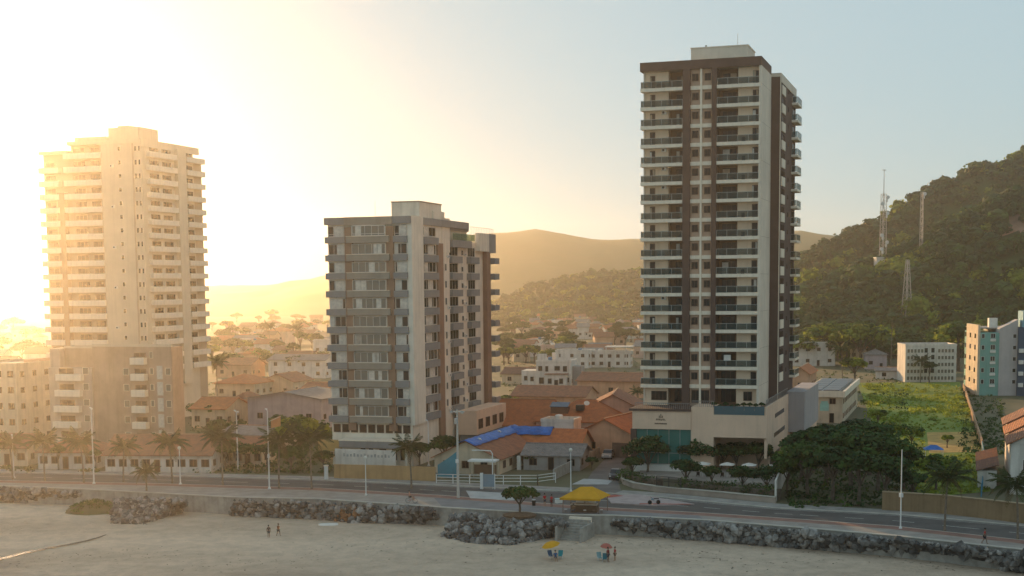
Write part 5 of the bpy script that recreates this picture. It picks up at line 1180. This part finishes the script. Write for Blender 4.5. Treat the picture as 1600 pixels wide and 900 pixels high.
part('counter', e, mat('kiosk_wood', (0.17,0.10,0.06), 0.8, 0.15), (-1.6,1.8,-0.4,1.2,0,1.0)); part('shelf', e, white_frame, (-1.2,1.4,0.9,1.15,1.002,1.5)); part('counter_top', e, cream, (-1.7,1.9,-0.5,0.85,1.002,1.08))
for i, (x, y) in enumerate([(-2.2,-1.1),(-1.4,-1.3),(0.4,-1.3),(1.6,-1.2),(2.5,-0.6)]):
    s = empty('bar_stool', e.matrix_basis @ Vector((x, y, 0)), 0, 'small stool before the yellow kiosk, number %s counted from its left' % ('one','two','three','four','five')[i], 'stool', 'kiosk stools')
    MB().lathe([(0.2,0.44),(0.2,0.5)], 10).build('seat', [white_frame, brown_in][i % 2], s)
    for a in range(4): MB().tube([(0.17*math.cos(a*1.57),0.17*math.sin(a*1.57),0),(0.12*math.cos(a*1.57),0.12*math.sin(a*1.57),0.44)], 0.02, 4).build('leg', brown_in, s)
p = P(873, 786, 0.13); e = empty('cooler_box', p, R(20), 'small white cooler box left of the yellow kiosk', 'cooler'); part('body', e, white_frame, (-0.45,0.45,-0.3,0.3,0,0.55)); part('lid', e, mat('pale_teal', (0.45,0.58,0.56), 0.6, 0.05), (-0.48,0.48,-0.33,0.33,0.552,0.64))
p = P(834, 790, 0.13); e = empty('litter_bin', p, 0, 'small dark litter bin beside the plaza tree', 'bin'); MB().lathe([(0.22,0),(0.28,0.75)], 10).build('body', dark_in, e); MB().lathe([(0.30,0.752),(0.26,0.85),(0.05,0.9)], 10).build('lid', alu, e)
# ---- hotel garden
HG = 'white parasols on the hotel terrace'
for i, (x, y) in enumerate([(1098,747),(1136,748),(1170,749),(1204,752)]):
    p = P(x, y); e = empty('parasol', p, R(-18), 'flat white parasol on the hotel terrace, %s from the glass entrance' % ['nearest','second','third','farthest'][i], 'parasol', HG)
    MB().lathe([(0.28,0),(0.28,0.08),(0.03,0.1),(0.03,2.3)], 8).build('pole', white_metal, e)
    MB().add([(-1.1,-1.1,2.2),(1.1,-1.1,2.2),(1.1,1.1,2.2),(-1.1,1.1,2.2),(0,0,2.6)], [(0,1,4),(1,2,4),(2,3,4),(3,0,4),(3,2,1,0)]).build('canopy', wcol['white'], e)
    for s in (-0.8, 0.8):
        p2 = e.matrix_basis @ Vector((s, 0.2, 0)); c = empty('terrace_chair', p2, R(-18), '%s terrace chair under the %s white parasol' % ('left' if s < 0 else 'right', ['nearest','second','third','farthest'][i]), 'chair', 'hotel terrace chairs')
        part('seat', c, dark_in, (-0.25,0.25,-0.25,0.25,0.4,0.46)); part('backrest', c, dark_in, (-0.25,0.25,0.2,0.25,0.461,0.9)); [part('leg', c, dark_in, (a,a+0.04,b,b+0.04,0,0.4)) for a in (-0.24,0.2) for b in (-0.24,0.2)]
r_ = random.Random(61)
def hedge(name, label, pts, h, th, m_, n_leaf=90):
    o_ = P(*pts[0]); e = empty(name, o_, 0, label, 'hedge'); m = MB(); c = MB()
    for (x1, y1), (x2, y2) in zip(pts, pts[1:]):
        a, b = P(x1,y1)-o_, P(x2,y2)-o_; L = (b-a).length
        for i in range(int(L/0.7)+1):
            q = a.lerp(b, i*0.7/L)+Vector((r_.uniform(-.2,.2), r_.uniform(-.1,th), h*r_.uniform(.42,.62))); m.m = r_.random() < .35
            leaf_cloud(m, q, h*0.55, n_leaf, 0.12, r_, 1.0, 0.4)
        t = (b-a).normalized(); nn = Vector((-t.y,t.x,0))*th; c.prism([a, b, b+nn, a+nn], 0, h*0.7)
    m.build('foliage', m_, e); c.build('branches', bark, e); return e
hedge('hedge', 'clipped dark hedge behind the hotel planter wall', [(1068,771),(1130,776),(1210,783)], 2.1, 2.2, [leaf, leaf_mid], 120)
hedge('hedge', 'mixed hedge with pale stems at the curved hotel corner', [(972,754),(990,760),(1022,765)], 2.1, 1.8, [leaf_mid, leaf])
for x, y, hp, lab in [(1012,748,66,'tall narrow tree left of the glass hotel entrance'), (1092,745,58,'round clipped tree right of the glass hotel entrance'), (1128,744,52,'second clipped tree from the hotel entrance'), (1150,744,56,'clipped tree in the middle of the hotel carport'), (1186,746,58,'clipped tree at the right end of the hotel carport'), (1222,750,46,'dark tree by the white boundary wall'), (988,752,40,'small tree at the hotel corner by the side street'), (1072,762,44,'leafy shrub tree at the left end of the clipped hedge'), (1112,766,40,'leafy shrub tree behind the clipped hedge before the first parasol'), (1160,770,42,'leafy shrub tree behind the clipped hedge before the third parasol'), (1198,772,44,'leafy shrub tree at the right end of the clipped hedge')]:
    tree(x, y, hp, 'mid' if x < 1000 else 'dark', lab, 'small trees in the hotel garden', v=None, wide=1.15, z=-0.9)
sheet('hotel_terrace', [(1000,745),(1064,750),(1215,765),(1225,735),(1100,722),(1000,722)], 0.2, paving, h=0.4)
for i in range(9):
    x = 12.9+i*0.95; q = T.matrix_basis @ Vector((x, -5.2, 9.95))
    tree(0, 0, 9+tv.uniform(0,5), 'dark', 'potted shrub behind the pool glass on the podium, %s from the left' % ('first','second','third','fourth','fifth','sixth','seventh','eighth','ninth')[i], 'shrubs on the podium', v=0, at=q, wide=1.1)
# ================================================================ people, beach things, vehicles, masts
skin_ms = [mat('skin_tan', (0.42,0.25,0.16), 0.6, 0.05), mat('skin_brown', (0.24,0.14,0.09), 0.6, 0.05)]
hair_m = mat('hair_dark', (0.03,0.022,0.018), 0.7, 0.1)
def skinned(name, verts, edges, radii, m_, parent, root=0):
    me = bpy.data.meshes.new(name); me.from_pydata(verts, edges, []); me.materials.append(m_)
    o = link(name, me, parent)
    md = o.modifiers.new('skin', 'SKIN'); md.use_smooth_shade = True
    for i, v in enumerate(me.skin_vertices[0].data):
        r = radii[i]; v.radius = r if isinstance(r, tuple) else (r, r); v.use_root = i == root
    o.modifiers.new('smooth', 'SUBSURF').levels = 1; o.modifiers['smooth'].render_levels = 1
    return o
def person(loc, rz, label, pose='stand', shirt=(0.4,0.05,0.04), shorts=(0.05,0.06,0.09), skin=0, h=1.7, group=None):
    e = empty('person', loc, rz, label, 'person', group); k = h/1.7; e.scale = (k, k, k)
    # joints (facing -y): hip height, knees, ankles, hands
    if pose == 'sit':
        hz_ = 0.48; kn = [(0.11*s, -0.42, 0.50) for s in (-1,1)]; an = [(0.12*s, -0.46, 0.07) for s in (-1,1)]; lean = 0.10
        el = [(0.27*s, -0.05, 0.72) for s in (-1,1)]; ha = [(0.20*s, -0.30, 0.62) for s in (-1,1)]
    elif pose == 'walk':
        hz_ = 0.90; kn = [(-0.10,-0.20,0.50),(0.10,0.04,0.48)]; an = [(-0.10,-0.26,0.07),(0.10,0.30,0.14)]; lean = -0.04
        el = [(-0.26,0.14,1.12),(0.26,-0.14,1.12)]; ha = [(-0.24,0.02,0.92),(0.24,-0.30,1.02)]
    else:
        hz_ = 0.92; kn = [(0.10*s, -0.03, 0.50) for s in (-1,1)]; an = [(0.11*s, 0.0, 0.07) for s in (-1,1)]; lean = 0.0
        el = [(0.27*s, 0.02, 1.12) for s in (-1,1)]; ha = [(0.27*s, -0.08, 0.88) for s in (-1,1)]
    L = lean
    V = [(0,0,hz_),(0,L*0.4,hz_+0.22),(0,L*0.8,hz_+0.42),(0,L,hz_+0.55),(0,L-0.01,hz_+0.62),(0,L-0.025,hz_+0.70),(0,L-0.02,hz_+0.79)]
    E = [(0,1),(1,2),(2,3),(3,4),(4,5),(5,6)]
    Rr = [(0.15,0.11),(0.13,0.10),(0.165,0.11),(0.07,0.065),(0.055,0.055),(0.082,0.10),(0.06,0.07)]
    for i, s in enumerate((-1,1)):
        b = len(V); sh = (0.17*s, L*0.85, hz_+0.47)
        V += [sh, el[i], ha[i]]; E += [(2,b),(b,b+1),(b+1,b+2)]; Rr += [0.055,0.042,0.032]
        d = (Vector(ha[i])-Vector(el[i])).normalized()
        pm = Vector(ha[i])+d*0.08; V.append(tuple(pm)); E.append((b+2,b+3)); Rr.append((0.036,0.02))
        for f in range(4):
            q = pm+d*(0.06+0.008*(1-abs(f-1.3)))+Vector((0,(f-1.5)*0.021,0)); V.append(tuple(q)); E.append((b+3,len(V)-1)); Rr.append(0.009)
        V.append(tuple(Vector(ha[i])+d*0.06+Vector((0,-0.05,0)))); E.append((b+2,len(V)-1)); Rr.append(0.010)
        c = len(V); V += [(0.09*s, 0, hz_-0.03), kn[i], an[i], (an[i][0], an[i][1]-0.17, max(0.03, an[i][2]-0.04))]
        E += [(0,c),(c,c+1),(c+1,c+2),(c+2,c+3)]; Rr += [0.085,0.058,0.04,0.035]
    skinned('body', V, E, Rr, skin_ms[skin], e)
    sm_ = mat('cloth_%02d%02d%02d' % tuple(int(c*99) for c in shirt), shirt, 0.9, 0.1); pm_ = mat('cloth_%02d%02d%02d' % tuple(int(c*99) for c in shorts), shorts, 0.9, 0.1)
    SV = [V[0],V[1],V[2],(0,L*0.95,hz_+0.5)]; SE = [(0,1),(1,2),(2,3)]; SR = [(0.165,0.125),(0.15,0.118),(0.185,0.125),(0.09,0.085)]
    for i, s in enumerate((-1,1)):
        b = len(SV); SV += [(0.17*s, L*0.85, hz_+0.47), tuple(Vector((0.17*s, L*0.85, hz_+0.47)).lerp(Vector(el[i]), 0.75))]; SE += [(2,b),(b,b+1)]; SR += [0.07,0.062]
    skinned('shirt', SV, SE, SR, sm_, e)
    PV = [(0,0,hz_+0.05)]; PE = []; PR = [(0.168,0.13)]
    for i, s in enumerate((-1,1)):
        b = len(PV); PV += [(0.09*s,0,hz_-0.03), tuple(Vector((0.09*s,0,hz_-0.03)).lerp(Vector(kn[i]), 0.8))]; PE += [(0,b),(b,b+1)]; PR += [0.105,0.085]
    skinned('shorts', PV, PE, PR, pm_, e)
    c = Vector((0, L-0.005, hz_+0.775))
    m = MB(); m.lathe([(0.095,-0.05),(0.108,0.0),(0.10,0.05),(0.06,0.09),(0.01,0.10)], 10, c+Vector((0,0.012,0.01))); m.build('hair', hair_m, e, smooth=True)
    m = MB()
    for s in (-1,1): m.box(0.035*s-0.012,0.035*s+0.012,c.y-0.118,c.y-0.095,c.z-0.06,c.z-0.045)
    m.box(-0.022,0.022,c.y-0.115,c.y-0.098,c.z-0.135,c.z-0.127).build('eyes_and_mouth', hair_m, e)
    MB().add([(-0.012,c.y-0.10,c.z-0.105),(0.012,c.y-0.10,c.z-0.105),(0,c.y-0.13,c.z-0.10),(0,c.y-0.098,c.z-0.055)], [(0,1,2),(0,2,3),(1,3,2)]).build('nose', skin_ms[skin], e)
    return e
p = P(851,791,0.13); person(p, 0.6, 'person in a red shirt and dark shorts standing left of the kiosk', 'stand', (0.55,0.03,0.03))
p = P(862,792,0.13); person(p, -0.8, 'person in a bright red top standing nearest the white cooler', 'stand', (0.62,0.05,0.05), (0.25,0.03,0.03), 1, 1.65)
p = P(1538,850,0.13); person(p, 1.4, 'person in a red shirt walking on the shaded promenade at right', 'walk', (0.40,0.04,0.04), (0.05,0.05,0.06), 1, 1.8)
p = beach_at(420,840); person(p, 0.4, 'left one of two people in dark swimwear standing on the sand', 'stand', (0.05,0.045,0.05), (0.05,0.05,0.06), 1, 1.6)
p = beach_at(435,838); person(p, 2.6, 'right one of two people in dark swimwear walking on the sand', 'walk', (0.24,0.08,0.04), (0.05,0.05,0.06), 1, 1.65)
# kiosk staff and guests
K = P(912,800,0.13)
person(K+Vector((0.4,0.75,0)), 0.1, 'person in a white shirt behind the counter of the yellow kiosk', 'stand', (0.6,0.55,0.5), (0.1,0.1,0.1), 0, 1.68)
person(K+Vector((-1.4,-1.2,0.02)), 2.9, 'person in a brown shirt sitting on a stool at the yellow kiosk', 'sit', (0.25,0.14,0.08), (0.1,0.1,0.12), 1)
# beach parasols and chairs
def beach_parasol(px, py, tilt, col, label, h=2.1, r=1.15, mname='yellow_canvas'):
    p = beach_at(px, py); e = empty('beach_parasol', p, 0, label, 'parasol', 'beach parasols'); e.rotation_euler = (R(8), tilt, 0)
    MB().tube([(0,0,-0.3),(0,0,h)], 0.03, 6).build('pole', white_metal, e)
    m = MB(); n8 = 8
    m.add([(0,0,h+0.05)]+[(r*0.6*math.cos(a*math.pi/4), r*0.6*math.sin(a*math.pi/4), h-0.12) for a in range(n8)]+[(r*math.cos(a*math.pi/4), r*math.sin(a*math.pi/4), h-0.42) for a in range(n8)],
          [(0,1+a,1+(a+1)%n8) for a in range(n8)]+[(1+a,9+a,9+(a+1)%n8,1+(a+1)%n8) for a in range(n8)])
    m.build('canopy', mat(mname, col, 0.7, 0.08, 0.6, trans=0.25), e); return e
def beach_chair(px, py, rz, col, label):
    p = beach_at(px, py); e = empty('beach_chair', p, rz, label, 'beach chair', 'beach chairs'); cm = mat('chair_%d' % int(col[2]*100), col, 0.6, 0.1)
    MB().add([(-0.28,-0.3,0.38),(0.28,-0.3,0.38),(0.28,0.25,0.30),(-0.28,0.25,0.30),(-0.28,-0.3,0.34),(0.28,-0.3,0.34),(0.28,0.25,0.26),(-0.28,0.25,0.26)], [(0,1,2,3),(7,6,5,4),(0,4,5,1),(1,5,6,2),(2,6,7,3),(3,7,4,0)]).build('seat', cm, e)
    MB().add([(-0.28,0.25,0.30),(0.28,0.25,0.30),(0.28,0.55,0.95),(-0.28,0.55,0.95),(-0.28,0.29,0.28),(0.28,0.29,0.28),(0.28,0.59,0.93),(-0.28,0.59,0.93)], [(0,1,2,3),(7,6,5,4),(0,4,5,1),(1,5,6,2),(2,6,7,3),(3,7,4,0)]).build('backrest', cm, e)
    for x in (-0.27,0.27):
        MB().tube([(x,-0.28,0),(x,0.35,0.45)], 0.02, 4).build('leg', white_metal, e); MB().tube([(x,0.35,0),(x,-0.2,0.5)], 0.02, 4).build('leg', white_metal, e)
    return e
beach_parasol(866, 872, R(-14), (0.72,0.36,0.015), 'yellow orange parasol tilted over the blue beach chairs')
tealc, bluec = (0.02,0.26,0.30), (0.03,0.10,0.20)
beach_chair(862, 873, 0.5, bluec, 'navy beach chair left of the teal one under the yellow parasol'); beach_chair(875, 873, -0.2, tealc, 'bright teal beach chair under the yellow parasol')
p = beach_at(868, 876); person(p-Vector((0,0,0.08)), 0.2, 'person in blue sitting under the yellow parasol', 'sit', (0.03,0.10,0.22), (0.03,0.06,0.10))
beach_parasol(945, 874, R(6), (0.50,0.16,0.12), 'faded red parasol over the right beach group', 2.0, 0.75, 'red_canvas')
beach_chair(938, 876, 0.3, (0.20,0.33,0.34), 'pale teal chair at the left of the right beach group'); beach_chair(945, 878, -0.1, (0.02,0.14,0.17), 'dark teal chair beside the pole of the red parasol')
p = beach_at(950, 878); person(p, 0.9, 'person in a dark red shirt standing by the red parasol', 'stand', (0.22,0.03,0.03), (0.05,0.05,0.08), 1)
p = beach_at(961, 876); person(p, -1.2, 'person in a red top at the right end of the beach group', 'stand', (0.42,0.04,0.05), (0.05,0.03,0.03), 0, 1.6)
# bicycle with rider on the promenade
p = P(643, 786, 0.13); bk = empty('bicycle', p, R(75), 'bicycle ridden along the promenade above the rocks', 'bicycle'); bkm = mat('black_metal', (0.03,0.03,0.03))
for y in (-0.52, 0.52):
    pts = [(0, y+0.33*math.cos(a*math.pi/8), 0.35+0.33*math.sin(a*math.pi/8)) for a in range(17)]; MB().tube(pts, 0.022, 5, False).build('wheel', bkm, bk)
MB().tube([(0,-0.52,0.35),(0,-0.38,0.9)], 0.02, 5).tube([(0,-0.4,0.8),(0,0.1,0.38),(0,0.52,0.35)], 0.02, 5).tube([(0,0.1,0.38),(0,0.22,0.85)], 0.02, 5).tube([(0,-0.4,0.8),(0,0.2,0.8)], 0.02, 5).build('frame', mat('red_paint', (0.42,0.10,0.07)), bk)
MB().tube([(-0.25,-0.33,1.0),(0,-0.38,0.95),(0.25,-0.33,1.0)], 0.018, 5).build('handlebar', bkm, bk); part('saddle', bk, bkm, (-0.07,0.07,0.12,0.34,0.86,0.91))
person(bk.matrix_basis @ Vector((0,0.22,0.42)), R(75), 'cyclist in a salmon shirt riding above the rocks', 'sit', (0.60,0.28,0.20), (0.03,0.03,0.04))
# white canoe upside down on the sand
p = beach_at(513, 821); e = empty('canoe', p, R(4), 'white canoe lying keel up on the sand below the rocks', 'canoe')
m = MB(); sec = []
for i in range(11):
    t = i/10*2-1; wv = 0.42*(1-t*t)**0.6+0.01; hv = 0.30*(1-0.35*t*t)+0.08*abs(t)
    sec.append([(1.35*t, -wv, 0.02), (1.35*t, -wv*0.75, hv*0.7), (1.35*t, 0, hv), (1.35*t, wv*0.75, hv*0.7), (1.35*t, wv, 0.02)])
m.add([q for s in sec for q in s], [(i*5+j, (i+1)*5+j, (i+1)*5+j+1, i*5+j+1) for i in range(10) for j in range(4)]); m.build('hull', white_frame, e, smooth=True); MB().box(-1.2,1.2,-0.02,0.02,0.28,0.34).build('keel', alu, e)
# ---- vehicles
car_glass = glass('car_glass', (0.02,0.02,0.025), 0.05)
def car(px, py, rz, col, label, L=4.1):
    p = P(px, py, 0.01); e = empty('parked_car', p, rz, label, 'car', 'parked cars'); cm = mat('car_%d' % int(col[0]*1000), col, 0.3, 0.03, spec=0.6)
    prof = [(-2.05,0.35),(-2.05,0.75),(-1.9,0.88),(-1.0,0.98),(1.75,0.98),(2.0,0.85),(2.05,0.4)]
    k = L/4.1; n7 = len(prof); W_ = 0.84
    MB().add([(x*k,-W_,z) for x, z in prof]+[(x*k,W_,z) for x, z in prof], [tuple(range(n7-1,-1,-1)), tuple(range(n7,2*n7))]+[(i,(i+1)%n7,n7+(i+1)%n7,n7+i) for i in range(n7)]).build('body', cm, e)
    cab = [(-0.95,0.985),(-0.35,1.46),(0.95,1.48),(1.65,0.985)]
    MB().add([(x*k,-W_*0.94+(z-0.98)*0.25,z) for x, z in cab]+[(x*k,W_*0.94-(z-0.98)*0.25,z) for x, z in cab], [(3,2,1,0),(4,5,6,7),(0,1,5,4),(2,3,7,6)]).build('windows', car_glass, e)
    MB().box(-0.36*k,0.97*k,-0.70,0.70,1.47,1.51).build('roof', cm, e)
    for x in (-1.25,1.25):
        for y in (-0.78,0.78):
            wh = MB().tube([(x*k,y-0.09,0.31),(x*k,y+0.09,0.31)], 0.31, 12).build('wheel', dark_in, e); MB().tube([(x*k,y-0.1,0.31),(x*k,y+0.1,0.31)], 0.17, 10).build('rim', alu, wh)
    for y in (-0.6,0.6): part('headlight', e, white_frame, (-2.07*k,-2.045*k,y-0.15,y+0.15,0.6,0.74)); part('tail_light', e, mat('tail_red', (0.35,0.02,0.02), 0.3, 0.05), (2.035*k,2.065*k,y-0.13,y+0.13,0.6,0.76))
    return e
SR = math.atan2(P(988,712).y-P(950,750).y, P(988,712).x-P(950,750).x)
car(962,748,SR,(0.03,0.03,0.035),'black car parked at the hotel corner in the side street'); car(950,716,SR,(0.35,0.34,0.33),'silver car parked up the side street by the pale wall'); car(975,706,SR,(0.05,0.05,0.06),'dark car parked far up the side street near the podium')
car(1236,700,GRID+1.57,(0.45,0.42,0.40),'pale car parked under the grey block beside the podium'); car(596,738,R(-10),(0.55,0.53,0.5),'white car parked under the canopy of the middle building')
# motorbike by the traffic island
p = P(1022,788,0.17); e = empty('motorbike', p, R(10), 'small grey motorbike parked on the pink traffic island', 'motorbike')
for x in (-0.6,0.6): MB().tube([(x,-0.05,0.3),(x,0.05,0.3)], 0.29, 12).build('wheel', dark_in, e)
MB().tube([(-0.6,0,0.3),(-0.42,0,0.95)], 0.035, 5).tube([(-0.45,0,0.8),(0.1,0,0.45),(0.6,0,0.35)], 0.05, 5).build('frame', alu, e); part('seat', e, dark_in, (-0.1,0.65,-0.12,0.12,0.72,0.82)); part('fuel_tank', e, mat('board_blue', (0.22,0.29,0.34)), (-0.42,-0.08,-0.13,0.13,0.62,0.86)); MB().tube([(-0.4,-0.32,1.02),(-0.44,0,0.95),(-0.4,0.32,1.02)], 0.02, 5).build('handlebar', dark_in, e)
# blue gazebo on the lawn
p = P(1458, 722); e = empty('gazebo', p, R(-10), 'small blue roofed gazebo behind the wooded plot', 'gazebo')
MB().add([(-1.6,-1.4,2.2),(1.6,-1.4,2.2),(1.6,1.4,2.2),(-1.6,1.4,2.2),(-0.5,0,2.9),(0.5,0,2.9)], [(0,1,5,4),(1,2,5),(2,3,4,5),(3,0,4),(3,2,1,0)]).build('roof', blue, e); [MB().tube([(x,y,0),(x,y,2.2)], 0.05, 5).build('post', white_metal, e) for x in (-1.4,1.4) for y in (-1.2,1.2)]
# ---- masts on the hill
def on_hill(px, py):
    vs, cols, rows, _ = near_hill; best = None
    for a in range(cols):
        for r in range(int(rows/1.35)):
            q = proj(vs[a*rows+r]); d = (q[0]-px)**2+(q[1]-py)**2
            if best is None or d < best[0]: best = (d, vs[a*rows+r])
    return best[1].copy()
mast_m = mat('galvanised', (0.45,0.40,0.35), 0.6, 0.08); mast_r = mat('mast_red', (0.45,0.16,0.09), 0.7, 0.1)
def lattice(px, py, top, label, w0, w1, name='radio_mast', spike=0.0, dishes=(), legs=4, t=0.16):
    b = on_hill(px, py); H = Q(px, top, b.y).z-b.z; e = empty(name, b, R(20), label, 'mast')
    nlev = max(5, int(H/3.2)); m = MB()
    def cn(i, k): w_ = w0+(w1-w0)*i/nlev; a = k*2*math.pi/legs+math.pi/4; return Vector((w_*math.cos(a), w_*math.sin(a), H*i/nlev))
    for k in range(legs): MB().tube([cn(0,k)-Vector((0,0,3)), cn(nlev,k)], [t*1.2, t*0.8], 4).build('leg', mast_m, e)
    for i in range(nlev):
        for k in range(legs): m.tube([cn(i,k), cn(i+1,(k+1)%legs)], t*0.5, 3, False); m.tube([cn(i+1,k), cn(i+1,(k+1)%legs)], t*0.5, 3, False)
    m.build('bracing', mast_m, e)
    if spike: MB().tube([(0,0,H-1),(0,0,H+spike)], [0.22,0.12], 5).build('antenna', mast_m, e); MB().box(-0.9,0.9,-0.3,0.3,H+spike-0.3,H+spike).build('antenna_head', mast_m, e)
    for z, s in dishes: MB().tube([(s*w0*0.9,-w0*0.5,H*z),(s*w0*0.9,-w0*0.5-0.6,H*z)], 0.9, 10).build('dish', white_metal, e); MB().box(s*w0*0.6-0.3,s*w0*0.6+0.3,-w0*0.9,-w0*0.5,H*z-2.2,H*z-0.4).build('panel_antenna', white_metal, e)
    return e
lattice(1380, 402, 303, 'red and white lattice radio mast with dishes on the hillside', 1.7, 1.3, spike=11.5, dishes=((0.95,1),(0.86,-1),(0.72,1),(0.4,-1),(0.3,1),(0.2,-1)))
b = on_hill(1377, 407); e = empty('equipment_hut', b+Vector((0,-3,0)), R(5), 'small white equipment hut at the foot of the lattice mast', 'hut')
part('wall', e, wcol['white'], (-4.5,4.5,-2,2,-2,2.4)); part('roof', e, white_metal, (-4.8,4.8,-2.3,2.3,2.402,2.7)); part('door', e, brown_in, (-0.6,0.5,-2.06,-2.001,-0.5,1.6))
lattice(1438, 392, 300, 'slender pale mast on the hillside right of the lattice mast', 0.9, 0.7, dishes=((0.97,1),), legs=3, t=0.2)
lattice(1421, 506, 406, 'tapering power pylon low on the hillside', 2.7, 0.7, 'power_pylon', dishes=(), t=0.17)
